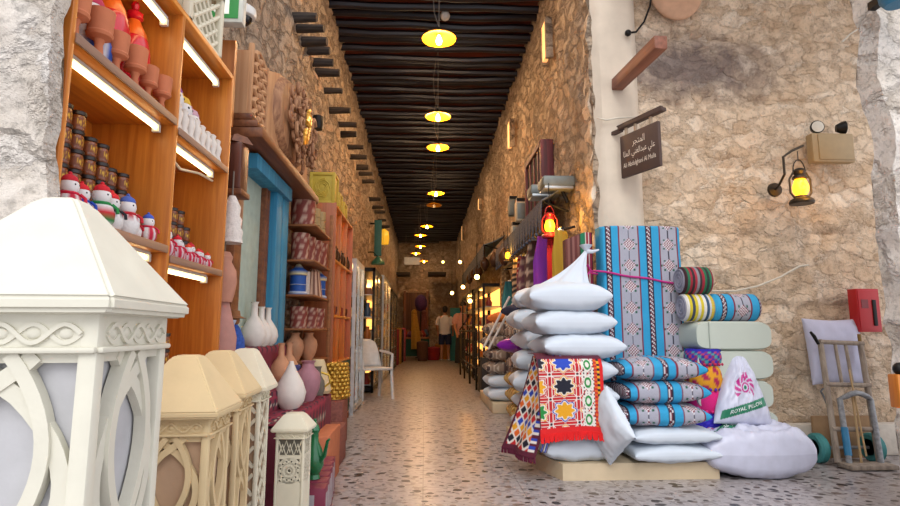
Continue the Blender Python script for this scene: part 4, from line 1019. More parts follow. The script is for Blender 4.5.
# ---- mosaic cloth
T = {k: lin(c) for k, c in dict(w='#e6e0d8', r='#c01c22', m='#5a1630', y='#e6a51c', b='#2446b8', k='#16182a', g='#1f8a3c', o='#e0641c', R='#d81a1c').items()}
def mosaic(u, v):
    if v > .915: return T['R']
    if u < .02 or v < .03: return T['m']
    if u > .95: return T['R']
    if u > .91: return (T['y'], T['k'])[int(v * 30) % 2]
    if u > .86: return T['r'] if (int(v * 40) % 2) else T['o']
    x, y = u * .47, v * .64
    if u > .67:
        du = (u - .765) / .095; q = (v * 4.2) % 1 - .5
        r = (du * .8) ** 2 + (q * 1.5) ** 2
        if r < .06: return T['w']
        if r < .2: return T['g']
        if r < .34: return T['w']
        a, b_ = int((u * 60)), int(v * 44)
        return T['k'] if (a % 3 == 0 and b_ % 2 == 0) else (T['r'] if (a + b_) % 7 == 0 else T['w'])
    cx, cy = (x + .115) / .20, (y + .045) / .20
    i, j = int(cx), int(cy); dx, dy = cx - i - .5, cy - j - .5
    r = math.hypot(dx, dy); th = math.atan2(dy, dx)
    R = .30 * (1 + .17 * math.cos(8 * th))
    if r < R: return (T['b'], T['k'], T['y'], T['g'])[(j + 2 * i + (1 if i == 0 else 3)) % 4] if not (i == 1) else (T['b'], T['k'], T['y'])[j % 3]
    if r < R + .055: return T['w']
    if r < R + .10: return (T['y'], T['r'], T['b'])[(j) % 3] if (i + j) % 2 else T['y']
    if r < R + .125: return T['w']
    if r < R + .14: return T['r']
    if abs(dx) > .36 and abs(dy) > .3 or True:
        a = int((dx + 1) * 22); b_ = int((dy + 1) * 22)
        if abs(abs(dx) - .43) < .016 or abs(abs(dy) - .43) < .016: return T['w']
        if abs(dx) > .46 and abs(dy) > .46: return T['k']
        if abs(abs(dx) - abs(dy)) < .022: return T['w']
        return T['r']
Zp = .768
path = [V((0, 4.0, Zp + .03)), V((0, 3.80, Zp + .035)), V((0, 3.70, Zp + .01)), V((0, 3.665, Zp - .05)), V((0, 3.655, Zp - .2)), V((0, 3.645, Zp - .4)), V((0, 3.64, at(570, 434, 3.64).z))]
L = [0]
for a, b_ in zip(path, path[1:]): L.append(L[-1] + (b_ - a).length)
def along(t):
    d = t * L[-1]
    for i in range(len(path) - 1):
        if d <= L[i + 1] + 1e-9:
            return path[i].lerp(path[i + 1], (d - L[i]) / (L[i + 1] - L[i]))
    return path[-1]
tx0, tx1 = at(538, 400, 3.65).x, at(604, 400, 3.65).x
vs0 = L[3] / L[-1]
def drape(u, v):
    p = along(v); w = max(0, v - .35)
    x = tx0 + (tx1 - tx0) * u + .03 * (u - .5) * -w * .5
    return V((x, p.y - .012 - .016 * w * math.sin(u * 13 + 1), p.z - .015 * w * math.cos(u * 5)))
mb = MB(); mb.grid(drape, 150, 200, colf=lambda u, v: mosaic(u, max(0, (v - vs0 * .8) / (1 - vs0 * .8))))
fr = mb.build('mosaic_cloth', m_cloth); sm_ = fr.modifiers.new('thickness', 'SOLIDIFY'); sm_.thickness = .005; sm_.offset = -1
tag(fr, 'large multicoloured star mosaic cloth with red fringe draped over the white pillows', 'cloth')
mb = MB(); rnd = random.Random(5)
for k in range(70):
    p = drape((k + .5) / 70, 1); mb.tube([p + V((0, 0, .01)), p + V((rnd.uniform(-.006, .006), -.004, -.035 - .01 * rnd.random()))], .0045, 5)
mb.build('fringe', mat('red_fringe', '#d81a1c', .9, bump=0), fr)
# second cloth hanging off the left end
A1, A2, B1_, B2_ = at(533, 356, 4.06), at(556, 355, 3.70), at(504, 447, 4.0), at(532, 459, 3.62)
def diam(u, v):
    if u < .06 or u > .93 or v > .95: return T['m']
    if .80 < u < .93: return (T['b'], T['w'], T['m'])[int(v * 40) % 3]
    a = u * 5.0 + v * 9; b_ = u * 5.0 - v * 9
    fa, fb = a % 1, b_ % 1
    if min(fa, fb) < .24: return T['w']
    return (T['o'], T['b'], T['k'], T['y'], T['r'])[(int(a) * 2 + int(b_ + 40) * 3) % 5]
def hang2(u, v):
    p = A1.lerp(A2, u).lerp(B1_.lerp(B2_, u), v)
    bow = math.sin(PI * min(1, v * 1.0)) * .03
    return p + V((bow * .8 - .02 * math.sin(u * 9 + v * 2) * v, -.02 * math.cos(u * 8) * v, .0 + .04 * math.sin(PI * v) * (1 - v)))
mb = MB(); mb.grid(hang2, 70, 130, colf=diam); f2 = mb.build('diamond_cloth', m_cloth); sm_ = f2.modifiers.new('thickness', 'SOLIDIFY'); sm_.thickness = .005
tag(f2, 'long diamond patterned cloth with maroon border hanging off the stack towards the walkway', 'cloth')
mb = MB()
for k in range(44):
    p = hang2((k + .5) / 44, 1); mb.tube([p + V((0, 0, .01)), p + V((rnd.uniform(-.006, .006), -.004, -.03))], .0045, 5)
mb.build('fringe', mat('maroon_fringe', '#5a1630', .9, bump=0), f2)
def fold(u, v):
    p = hang2(1.0, .02 + .93 * v) + V((.025 + .05 * u, .02 + .04 * u, .01 * math.sin(u * 6)))
    return p
mb = MB(); mb.grid(fold, 14, 60, colf=lambda u, v: (T['b'], lin('#8f93b8'), T['m'], T['w'])[int(u * 7) % 4])
f3 = mb.build('blue_cloth', m_cloth); sm_ = f3.modifiers.new('thickness', 'SOLIDIFY'); sm_.thickness = .005; tag(f3, 'narrow blue and maroon cloth hanging between the diamond and mosaic cloths', 'cloth')
pillow('purple_cushion', 'shiny purple cushion behind the hanging cloths, beside patterned cushions', (at(520, 345, 4.75).x + .06, 5.22, .82), .6, .28, .28, .14, 71, mat('purple_satin', '#7a1c9c', .4, bump=.1), None, None, 'cushion')

# ---- pale folded mattresses and rolls on them
m_sage = mat('pale_sage_cotton', '#b9c1b6', .9, var=.04, scale=5, bump=.15)
gx0, gx1 = 1.90, at(768, 350, 3.92).x
z4 = 0
gh = at(720, 321, 3.86).z / 5
sg_names = ['lowest', 'second lowest', 'middle', 'second highest', 'topmost']
for i in range(5):
    t = thing('folded_mattress', f'pale sage folded mattress, {sg_names[i]} of five in the stack by the wall', 'mattress', ((gx0 + gx1) / 2 + .012 * math.sin(i * 2.2), 4.1, z4), 0, 'pale folded mattresses')
    W_ = gx1 - gx0; mb = MB()
    def sec(u, v, W_=W_):
        a = 2 * PI * u; c, s_ = math.cos(a), math.sin(a)
        x = W_ / 2 * math.copysign(abs(c) ** .28, c); z = gh / 2 * math.copysign(abs(s_) ** .55, s_)
        e = 1 - (max(0, abs(2 * v - 1) - .8) / .2) ** 3 * .12
        return V((x, -.22 + .44 * v, gh / 2 + z * e * .995))
    mb.grid(sec, 64, 16)
    for v_ in (0, 1): mb.add([sec(k / 64, v_) for k in range(64)], [list(range(64))])
    mb.build('body', m_sage, t)
    MB().tube([V((-.18, -.225, gh * (.04 + .92 * k / 6))) for k in range(7)], .004, 6).build('piping', mat('sage_seam', '#98a096', .9, bump=0), t)
    z4 += gh
def roll(name, label, xa, xb_, yc, zc_, r, pat, seg=64, n=90, capc='#8e8c98'):
    mb = MB(); 
    def f(u, v):
        a = 2 * PI * v; e = 1 - .12 * max(0, abs(2 * u - 1) - .9) / .1
        return V((xa + (xb_ - xa) * u, yc + r * e * math.cos(a), zc_ + r * e * math.sin(a)))
    mb.grid(f, n, seg, colf=pat)
    o = mb.build(name, m_cloth, smooth=60)
    for k, u in ((0, 0), (1, 1)):
        m2 = MB(); x = xa if k == 0 else xb_
        pts = [(x + (.001 if k else -.001), yc + (r * .88 * (1 - q / 60)) * math.cos(q * .35), zc_ + (r * .88 * (1 - q / 60)) * math.sin(q * .35)) for q in range(58)]
        m2.tube(pts, .006, 6); m2.lathe([(0, 0), (r * .87, 0), (r * .87, .004), (0, .004)], (0, 0, 0), 24, M=Matrix.Translation((x - .002, yc, zc_)) @ Matrix.Rotation(PI / 2, 4, 'Y'))
        m2.build('rolled_end', mat('roll_end', capc, .9), o)
    return tag(o, label, 'roll')
YE, GY = lin('#d3bf2c'), lin('#5e6470')
def ypat(u, v):
    k = u * 10
    if u > .86: return lin('#d9a92c') if int(v * 60) % 2 else lin('#c8bf5a')
    return (lin('#e0ded8'), YE, lin('#3d4658'), YE, lin('#dcdad2'), YE, lin('#e0ded8'), lin('#2f4f6e'), lin('#c9cdd2'), YE)[int(k) % 10]
def bpat2(u, v): return blue_weave((u * .62 + .47) % 1, v * .66 + .04)
def rpat(u, v): return [lin(c) for c in ('#3a1a22', '#1e6a48', '#9c2034', '#2b2228', '#a82a3c', '#8a8a90', '#3a2a2c', '#9c2034', '#1e6a48', '#22302c', '#1f7050', '#8c2034')][int(u * 11.99)]
ry, rr = 4.02, .100; zr = z4 + rr
xa, xm_, xe = at(681, 306, ry).x, at(709, 306, ry).x, at(760, 306, 3.95).x
roll('rolled_rug', 'yellow and grey striped rolled rug on the pale mattresses', xa, xm_ - .002, ry, zr, rr, ypat)
roll('rolled_rug', 'blue woven roll with rosette lying on the pale mattresses', xm_ + .002, xe, ry, zr, rr, bpat2)
roll('rolled_rug', 'red and green striped roll lying on top of the yellow roll', at(679, 276, ry).x, at(707, 276, ry).x, ry, zr + rr * 2 - .004, rr * 1.02, rpat)

# ---- bright stack of round cushions with pompoms
px_ = at(711, 400, 3.9).x
cs = [('deep blue tufted cushion', '#2a22b8', .115, .23, lambda u, v: lin('#2419a8') if (int(u * 40) + int(v * 12)) % 3 else lin('#4a3cd8')),
      ('hot pink round cushion', '#d81a78', .235, .14, None), ]
levels = [(at(703, 432, 3.9).z, at(703, 413, 3.9).z, 'deep blue tufted round cushion, lowest of the bright cushion pile', lambda u, v: lin('#2a1fb4') if (int(u * 40) + int(v * 12)) % 3 else lin('#4636d0')),
          (at(703, 413, 3.9).z, at(703, 391, 3.9).z, 'hot pink round cushion with small pompoms, second lowest in the bright pile', lambda u, v: lin('#dd1c7c') if int(u * 30) % 6 else lin('#e8508f')),
          (at(703, 391, 3.9).z, at(703, 366, 3.9).z, 'orange and yellow floral round cushion in the bright pile', lambda u, v: lin('#e8a01c') if math.sin(u * 70) + math.sin(v * 16 + u * 30) > -.4 else lin('#b01c50')),
          (at(703, 366, 3.9).z, at(703, 349, 3.9).z, 'blue and violet patterned round cushion on top of the bright pile', lambda u, v: (lin('#2a2ab0'), lin('#8a2a6c'), lin('#3fa0a0'), lin('#2f2390'), lin('#c03c5c'))[(int(u * 36) + int(v * 8)) % 5] if v < .8 else lin('#231ca0'))]
o = MB().lathe([(0, 0), (.11, 0), (.11, levels[0][0] - pz), (0, levels[0][0] - pz)], seg=20).build('round_stool', m_rack, loc=(px_, 3.98, pz)); tag(o, 'plain round stool under the bright cushion pile', 'stool')
for i, (za, zb, lab, cf) in enumerate(levels):
    H = zb - za; r = .13
    prof = [(0, 0)] + [(r * (.86 + .14 * math.sin(PI * k / 10) ** .6), H * k / 10) for k in range(11)] + [(0, H)]
    mb = MB(); mb.lathe(prof, seg=72, colf=cf)
    t = mb.build('round_cushion', m_cloth, loc=(px_ + .008 * math.sin(i * 3), 3.98, za)); tag(t, lab, 'cushion', 'bright round cushions')
    mb = MB()
    for k in range(22):
        a = 2 * PI * k / 22; mb.sph((r * .98 * math.cos(a), r * .98 * math.sin(a), .012), .011, 7, 5)
    mb.build('pompom_trim', mat(['pom_blue', 'pom_pink', 'pom_violet', 'pom_red'][i], ['#2a1fb4', '#e0287c', '#5a2a9a', '#b02050'][i], .9, bump=.4), t)

# ---- white printed pillow bags
m_bag = vcol_mat('printed_plastic_bag', .35, .12, 14)
BW, PK, BG = lin('#cfd2e6'), lin('#c42a8c'), lin('#1f7d5c')
def bag_fn(W, H, D, top, seed, wr):
    def fn(u, v, sg):
        a = 2 * u - 1; t = max(0, (1 - a * a) * min(1, 4 * v * (1 - v) * 1.25)) ** .45
        w = W * (1 - (1 - top) * v ** 1.3) * (1 + .0 * v)
        n = noise.noise(V((a * 2.5, v * 4, seed))) + .6 * noise.noise(V((a * 7, v * 8, seed))) 
        return V((w / 2 * a + .03 * v, -sg * (D / 2 * t + wr * t * n), H * v))
    return fn
def crest(u, v, cu, cv, asp):
    dx, dy = (u - cu) * asp, v - cv; r = math.hypot(dx, dy); th = math.atan2(dy, dx)
    if r < .028: return BG
    if r < .05: return BW
    if .05 < r < .075: return PK
    if r < .19 and abs(math.sin(th * 5 + r * 26)) > .55 and .09 < r and not (-2.3 < th < -.8): return PK
    if dy > .13 and dy < .22 and abs(dx) < .07 and abs(math.sin(dx * 60)) > .35: return PK
    return None
def banner(u, v): return abs(v - (.22 + .26 * (u - .5))) < .062 and .07 < u < .93
def bagcol(u, v, sg):
    if sg < 0: return BW
    if banner(u, v): return BG
    return crest(u, v, .46, .50, .8) or BW
BWd, BH = .40, .47
p = at(737, 430, 3.88)
M = Matrix.Rotation(math.radians(-14), 4, 'X') @ Matrix.Rotation(math.radians(3), 4, 'Y')
fn = bag_fn(BWd, BH, .18, .20, 3, .02)
bt = thing('pillow_bag', 'white printed pillow bag with pink crest propped upright on the lying bag', 'bag', (p.x, 3.80, .325)); 
mb = MB()
for sg in (1, -1): mb.grid(lambda u, v: fn(u, v, sg), 90, 90, M=M, colf=lambda u, v: bagcol(u, v, sg))
mb.build('bag', m_bag, bt, smooth=70)
def map_text(s, size, u0, v0, uw, fn_, M_, slope=.26, lift=.004, name='lettering', par=None, m=None, sw=1.0):
    vs, fs = text_geo(s, 1.0); xs = [v.x for v in vs]; w = max(xs) - min(xs)
    mb = MB(); out = []
    for v in vs:
        u = u0 + v.x / w * uw; q = v0 + slope * (u - .5) + v.y * size
        p = fn_(u, q, 1); p = p + V((0, -lift, 0)); out.append(p)
    mb.add(out, fs, M=M_); return mb.build(name, m, par, smooth=0)
m_ink = mat('white_print', '#e8ecec', .5, bump=0)
map_text('ROYAL PILLOW', .075, .5, .22, .60, fn, M, name='lettering', par=bt, m=m_ink)
# lying bag
LW, LD, LH = at(815, 450, 3.72).x - at(701, 450, 3.72).x, .46, .335
def lyfn(u, v, sg):
    a, b_ = 2 * u - 1, 2 * v - 1
    t = max(0, (1 - a * a) * (1 - b_ ** 4)) ** .33
    n = noise.noise(V((a * 2.6, b_ * 2.6, 9))) + .7 * noise.noise(V((a * 6, b_ * 5, 4))) + .45 * abs(noise.noise(V((a * 13, b_ * 9, 1))))
    hh = LH / 2 * (1.0 + .12 * a) * t
    return V((LW / 2 * a * (1 - .08 * (1 - t)), LD / 2 * b_ * (.82 + .18 * (1 - a * a)), sg * hh + .034 * t * n * (1 if sg > 0 else .3)))
def lycol(u, v, sg):
    if sg < 0: return BW
    c = .36 + .10 * math.sin((u - .2) * 5)
    if .14 < u < .5 and abs(v - c) < .07: return BG
    if .1 < u < .45 and .12 < v - c < .34 and math.sin(u * 90) * math.sin(v * 60) > .25: return PK
    return BW
lb = thing('pillow_bag', 'bulky white printed bag lying on the floor before the plinth end', 'bag', ((at(701, 450, 3.72).x + at(815, 450, 3.72).x) / 2, 3.84, LH / 2 - .004))
mb = MB()
for sg in (1, -1): mb.grid(lambda u, v: lyfn(u, v, sg), 90, 60, colf=lambda u, v: lycol(u, v, sg))
mb.build('bag', m_bag, lb, smooth=70)
vs, fs = text_geo('ROYAL PILLOW', 1.0); w_ = max(v.x for v in vs) - min(v.x for v in vs); out = []
for v in vs:
    u = .32 + v.x / w_ * .30; q = .36 + .10 * math.sin((u - .2) * 5) + v.y * .085
    out.append(lyfn(u, q, 1) + V((0, -.002, .004)))
MB().add(out, fs).build('lettering', m_ink, lb, smooth=0)

# ---- hand truck
m_oldw = wood_mat('old_grey_wood', '#7a6c60', '#a89a8a', 'Z', .8, 20)
m_pipe = mat('grey_wrapped_pipe', '#8d8f92', .5, .3, var=.35, scale=40, bump=.4)
m_bluep = mat('blue_paint', '#2f7da8', .5)
bl, br_, tl, tr = at(838, 464, 3.98), at(880, 464, 3.98), at(820, 340, 4.24), at(860, 342, 4.24)
for q in (bl, br_): q.z = .03
ht = thing('hand_truck', 'old wooden hand truck with teal wheels leaning against the facing wall', 'hand truck', (0, 0, 0))
MB().tube([bl, tl], [.022, .02], 8).build('rail', m_oldw, ht)
MB().tube([br_, tr], [.022, .02], 8).build('rail', m_oldw, ht)
for k, f in enumerate((.985, .62, .26)):
    MB().tube([bl.lerp(tl, f) + V((-.015, -.012, 0)), br_.lerp(tr, f) + V((.015, -.012, 0))], .017, 8).build('crossbar', m_oldw, ht)
for f in (.36, .62):
    a, b_ = bl.lerp(br_, f), tl.lerp(tr, f)
    MB().tube([a.lerp(b_, .6) + V((0, -.01, 0)), b_], .012, 8).build('slat', m_oldw, ht)
ca_, cb_ = bl.lerp(br_, .2), bl.lerp(br_, .95)
ua, ub = ca_.lerp(tl.lerp(tr, .2), .5), cb_.lerp(tl.lerp(tr, .95), .5)
pts = [ca_] + [ca_.lerp(ua, .5), ua] + [ua.lerp(ub, i / 6) + V((0, -.02, .05 * math.sin(PI * i / 6))) for i in range(1, 6)] + [ub, cb_.lerp(ub, .5), cb_]
pts = [p + V((0, -.03, 0)) for p in pts]
MB().tube(pts, .02, 10).build('wrapped_handle', m_pipe, ht)
MB().tube([ca_.lerp(ua, .12) + V((0, -.032, 0)), ca_.lerp(ua, .55) + V((0, -.032, 0))], .024, 10).build('blue_sleeve', m_bluep, ht)
mp_ = bl.lerp(br_, .55)
MB().tube([mp_ + V((-.02, -.03, .0)), mp_.lerp(tl.lerp(tr, .5), .55) + V((0, -.03, 0))], .008, 6).build('rope_strand', mat('tan_rope', '#b89a70', .9), ht)
MB().tube([mp_ + V((.02, -.03, .05)), mp_.lerp(tl.lerp(tr, .5), .75) + V((.01, -.03, 0))], .006, 6).build('rope_strand', mat('tan_rope', '#b89a70', .9), ht)
MB().box((mp_.x, mp_.y - .06, .022), (.34, .14, .03), bev=.005).build('toe_plate', m_oldw, ht)
for k, pxw in enumerate((818, 873)):
    c = at(pxw, 451, 4.12); c.z = .105
    Mw = Matrix.Rotation(PI / 2, 4, 'Y')
    w_ = MB().lathe([(.06, -.03), (.09, -.034), (.104, -.02), (.104, .02), (.09, .034), (.06, .03), (.06, -.03)], seg=28, M=Matrix.Translation(c) @ Mw).build('wheel', mat('teal_tyre', '#3f8a8a', .6), ht)
    MB().lathe([(0, -.015), (.062, -.015), (.062, .015), (0, .015)], seg=20, M=Matrix.Translation(c) @ Mw).build('hub', mat('brown_hub', '#6b4630', .7), w_)
MB().tube([at(818, 451, 4.12).xy.to_3d() + V((0, 0, .105)), at(873, 451, 4.12).xy.to_3d() + V((0, 0, .105))], .012, 8).build('axle', m_pipe, ht)
MB().tube([tl + V((-.03, -.02, -.03)), tl + V((-.06, -.02, .03)), tl + V((-.09, -.03, .06))], [.012, .014, .01], 8).build('grip', m_dark, ht)
MB().tube([tr + V((0, -.0, -.02)), tr + V((-.01, -.01, .06))], .013, 8).build('grip', mat('amber_grip', '#8a6a2c', .5), ht)
# pillow behind it, cardboard behind that
p = at(833, 351, 4.36); M = Matrix.Rotation(math.radians(83), 4, 'X')
pillow('pillow', 'square lavender white pillow propped behind the hand truck', (p.x, 4.335, p.z), 0, at(861, 350, 4.36).x - at(805, 350, 4.36).x, .52, .13, 81, mat('lavender_cotton', '#c3c3d8', .9, var=.03, bump=.15), None, None, M=M)
p0, p1 = at(812, 416, 4.27), at(872, 416, 4.27)
o = MB().box(((p0.x + p1.x) / 2, 4.275, p0.z / 2), (p1.x - p0.x, .03, p0.z), bev=.004).build('cardboard_sheet', mat('cardboard', '#9a7a58', .9, bump=.1)); tag(o, 'brown cardboard sheet leaning behind the hand truck wheels', 'cardboard')
hk = at(824, 395, 4.36)
o = MB().tube([hk + V((.03, 0, .04)), hk + V((-.01, -.01, .05)), hk + V((-.03, -.01, .03)), hk + V((-.01, -.01, -.01)), hk + V((.02, 0, -.08))], .008, 8).build('metal_hook', m_pipe); tag(o, 'grey metal hook on the wall left of the hand truck', 'hook')

# ---- fire box, emergency light, wall lantern, cables
a, b_ = at(851, 289, 4.34), at(879, 332, 4.34)
fx = thing('fire_box', 'red metal fire call box on the facing wall', 'box', ((a.x + b_.x) / 2, 4.345, (a.z + b_.z) / 2), .06)
wd, hd = b_.x - a.x, a.z - b_.z
m_redp = mat('red_paint', '#b3141c', .45, var=.05, bump=.02)
MB().box((0, 0, 0), (wd, .09, hd), bev=.006).build('case', m_redp, fx)
MB().box((0, -.047, 0), (wd * .92, .008, hd * .92), bev=.003).build('door', m_redp, fx)
MB().box((wd * .2, -.054, -.02), (wd * .16, .01, hd * .6), bev=.003).build('black_handle', m_dark, fx)
MB().box((-wd * .2, -.052, .05), (wd * .3, .004, hd * .2)).build('plate', mat('dark_red_plate', '#7a1016', .4), fx)
a, b_ = at(809, 134, 4.33), at(853, 163, 4.33)
el = thing('emergency_light', 'tan twin head emergency light box high on the facing wall', 'lamp', ((a.x + b_.x) / 2, 4.34, (a.z + b_.z) / 2))
wd, hd = b_.x - a.x, a.z - b_.z
m_tanb = mat('tan_metal_box', '#9c8560', .5, var=.08, bump=.05)
MB().box((0, 0, 0), (wd, .08, hd), bev=.008).build('case', m_tanb, el); MB().box((.02, -.043, 0), (wd * .84, .01, hd * .86), bev=.003).build('cover', m_tanb, el)
for k, x in enumerate((-wd * .32, wd * .32)):
    lh = MB().lathe([(0, .05), (.03, .05), (.05, .01), (.055, -.015), (.05, -.02)], seg=18, M=Matrix.Translation((x, -.02, hd / 2 + .055)) @ Matrix.Rotation((-.2, 1.2)[k], 4, 'Z') @ Matrix.Rotation(-PI / 2, 4, 'X')).build('lamp_head', m_dark, el)
    MB().lathe([(0, -.012), (.047, -.016), (.047, -.02), (0, -.024)], seg=16, M=Matrix.Translation((x, -.02, hd / 2 + .055)) @ Matrix.Rotation((-.2, 1.2)[k], 4, 'Z') @ Matrix.Rotation(-PI / 2, 4, 'X')).build('lens', mat('clear_lens', '#c9c4b8', .1, bump=0), lh)
    MB().tube([(x, 0, hd / 2 - .01), (x, -.01, hd / 2 + .03)], .01, 8).build('neck', m_dark, el)
m_bronze = mat('dark_bronze', '#3a3228', .45, .6, bump=.2)
m_amber = mat('amber_glass', '#ffb830', .2, emit=3.5, ec='#ffab1c', bump=0)
def storm_lantern(label, p, s, metal, on_wall=True, watts=2.5):
    t = thing('storm_lantern', label, 'lantern', p); t.scale = (s, s, s)
    MB().lathe([(0, 0), (.085, 0), (.09, .015), (.08, .035), (.05, .05), (.045, .065), (0, .065)], seg=22).build('base', metal, t)
    g = MB().lathe([(.035, .065), (.055, .10), (.058, .14), (.042, .19), (.035, .20)], seg=20).build('glass_chimney', m_amber, t)
    MB().lathe([(.04, .198), (.055, .205), (.05, .225), (.035, .235), (.045, .25), (.05, .262), (.03, .285), (0, .29)], seg=20).build('cap', metal, t)
    for sg in (-1, 1): MB().tube([(sg * .055, 0, .05), (sg * .085, 0, .09), (sg * .085, 0, .2), (sg * .05, 0, .255)], .008, 6).build('side_rod', metal, t)
    MB().tube([(.05 * math.cos(a_), 0, .26 + .10 * math.sin(a_)) for a_ in [PI * i / 8 for i in range(9)]], .005, 6).build('bail', metal, t)
    if on_wall:
        MB().tube([(-.09, .18, .16), (-.11, .10, .17), (-.12, .0, .24), (-.12, 0, .38), (-.05, 0, .43), (.04, -.02, .47)], .010, 8).build('bracket', metal, t)
        MB().tube([(0, 0, .43), (0, 0, .35)], .004, 6).build('chain', metal, t)
        MB().lathe([(0, 0), (.06, .0), (.055, .02), (0, .03)], seg=16, M=Matrix.Translation((-.09, .19, .16)) @ Matrix.Rotation(PI / 2, 4, 'X')).build('wall_plate', metal, t)
    point_light('lantern_light', V(p) + V((0, -.16, .13 * s)), watts, '#ffb84a', .05); return t
p = at(802, 204, 4.17); storm_lantern('lit bronze storm lantern hanging on the facing wall by the tan box', p, 1.0, m_bronze)
m_wire = mat('pale_wire', '#d0c8b8', .6, bump=0)
w1 = [at(x, y, 4.36) for x, y in ((712, 291), (735, 291), (758, 286), (780, 277), (800, 266), (808, 265))]
tag(MB().tube(w1, .008, 6).build('cable', m_wire), 'pale cable sagging across the facing wall above the rolled rugs', 'cable')
w2 = [at(x, y, 4.33) for x, y in ((842, 42), (850, 34), (858, 29), (864, 22), (874, 14))]
tag(MB().tube(w2, .007, 6).build('cable', m_wire), 'short white cable end sticking out beside the right pier', 'cable')
w3 = [at(x, y, 4.33) for x, y in ((628, 33), (636, 32), (644, 22), (650, 6), (652, -8))]
mb = MB().tube(w3, .009, 6); mb.sph(tuple(w3[0]), .028, 10, 8); tag(mb.build('cable', m_dark), 'dark cable and junction on the plaster pilaster above the beam', 'cable')
w4 = [at(x, y, 4.34) for x, y in ((597, 118), (606, 120), (618, 118), (640, 117))]
tag(MB().tube(w4, .007, 6).build('cable', m_wire), 'thin pale wire running across the pilaster to the sign', 'cable')
# ---- wooden beam and hanging sign
m_beamw = wood_mat('reddish_beam', '#6e4130', '#96604a', 'Y', .6, 20)
A = at(617, 85, 4.38); B = at(661, 42, 3.62); d = (B - A); Ln = d.length
bm_ = MB().box((0, 0, 0), (.095, Ln, .095), bev=.006)
Mb = Matrix.Translation((A + B) / 2) @ d.to_track_quat('Y', 'Z').to_matrix().to_4x4()
o = bm_.build('wooden_beam', m_beamw); o.matrix_world = Mb; tag(o, 'square reddish wooden beam jutting from the pilaster towards the viewer', 'beam')
S0, S1 = at(622, 158, 4.30), at(660, 139, 3.93); S1.z = S0.z
sd = (S1 - S0); sL = sd.length; ang = math.atan2(sd.y, sd.x); SHh = .345
sg_ = thing('hanging_sign', 'brown hanging shop sign with white lettering below the wooden beam', 'sign', (S0 + S1) / 2, ang)
m_sign = mat('brown_sign', '#4d3a33', .6, var=.08, bump=.05)
MB().box((0, 0, 0), (sL, .03, SHh), bev=.004).build('board', m_sign, sg_)
MB().box((.02, 0, SHh / 2 + .075), (sL * 1.16, .05, .03), bev=.004).build('bar', m_sign, sg_)
MB().box((.0, 0, SHh / 2 + .10), (sL * 1.16, .03, .012), bev=.003).build('bar_cap', m_sign, sg_)
for x in (-.14, -.04, .12): MB().box((x, 0, SHh / 2 + .03), (.018, .02, .085)).build('hanger', mat('tan_strap', '#b09c84', .6), sg_)
MB().box((-sL / 2 - .05, 0, SHh / 2 + .06), (.12, .03, .03)).build('wall_bracket', m_sign, sg_)
m_let = mat('cream_letters', '#e8dccb', .6, bump=0)
AR = {'a1': '\uFE8D', 'lsb': '\uFEDF\uFEBC\uFE8E\uFEA3\uFE92\uFEEA'}
def sign_text(s, w_max, h, z):
    vs, fs = text_geo(s, 1.0); xs = [v.x for v in vs]; ys = [v.y for v in vs]
    w = max(xs) - min(xs); cx_ = (max(xs) + min(xs)) / 2; hh = max(ys) - min(ys); cy_ = (max(ys) + min(ys)) / 2
    mb = MB(); mb.add([((v.x - cx_) / w * w_max, -.0165, z + (v.y - cy_) / hh * h) for v in vs], fs)
    mb.build('lettering', m_let, sg_, smooth=0)
sign_text('\uFEAE\uFEA0\uFE98\uFEE4\uFEDF\uFE8D'[::1], .13, .07, .085)
sign_text('\uFE8E\uFEE0\uFEE4\uFEDF\uFE8D \uFEF2\uFEE8\uFED0\uFEDF\uFE8D\uFEAA\uFE92\uFECB \uFEF2\uFEE0\uFECB', .33, .075, .0)
sign_text('Ali Abdulghani Al Mulla', .34, .05, -.085)
# blue shade corner, wood block and knob on the right pier
p = at(893, 3, 2.45); o = MB().lathe([(0, .0), (.05, -.0), (.07, .03), (.075, .08), (0, .1)], seg=24).build('blue_lamp', mat('teal_blue_paint', '#2f6f8f', .5), loc=(p.x + .02, 2.45, p.z - .01)); tag(o, 'teal blue lamp fitting at the top right on the pale pier', 'lamp')
MB().box((.0, .07, .08), (.04, .16, .04)).build('arm', m_dark, o)
p = at(897, 391, 2.52); o = MB().box((p.x + .03, 2.52, p.z), (.09, .06, .15), bev=.006).build('wood_block', m_bw); tag(o, 'orange wooden block fixed low on the pale right pier', 'block')
p = at(898, 369, 2.52); o = MB().sph((p.x + .01, 2.52, p.z), .03, 14, 9).build('door_stop', m_dark); tag(o, 'dark round knob above the orange wooden block', 'knob')

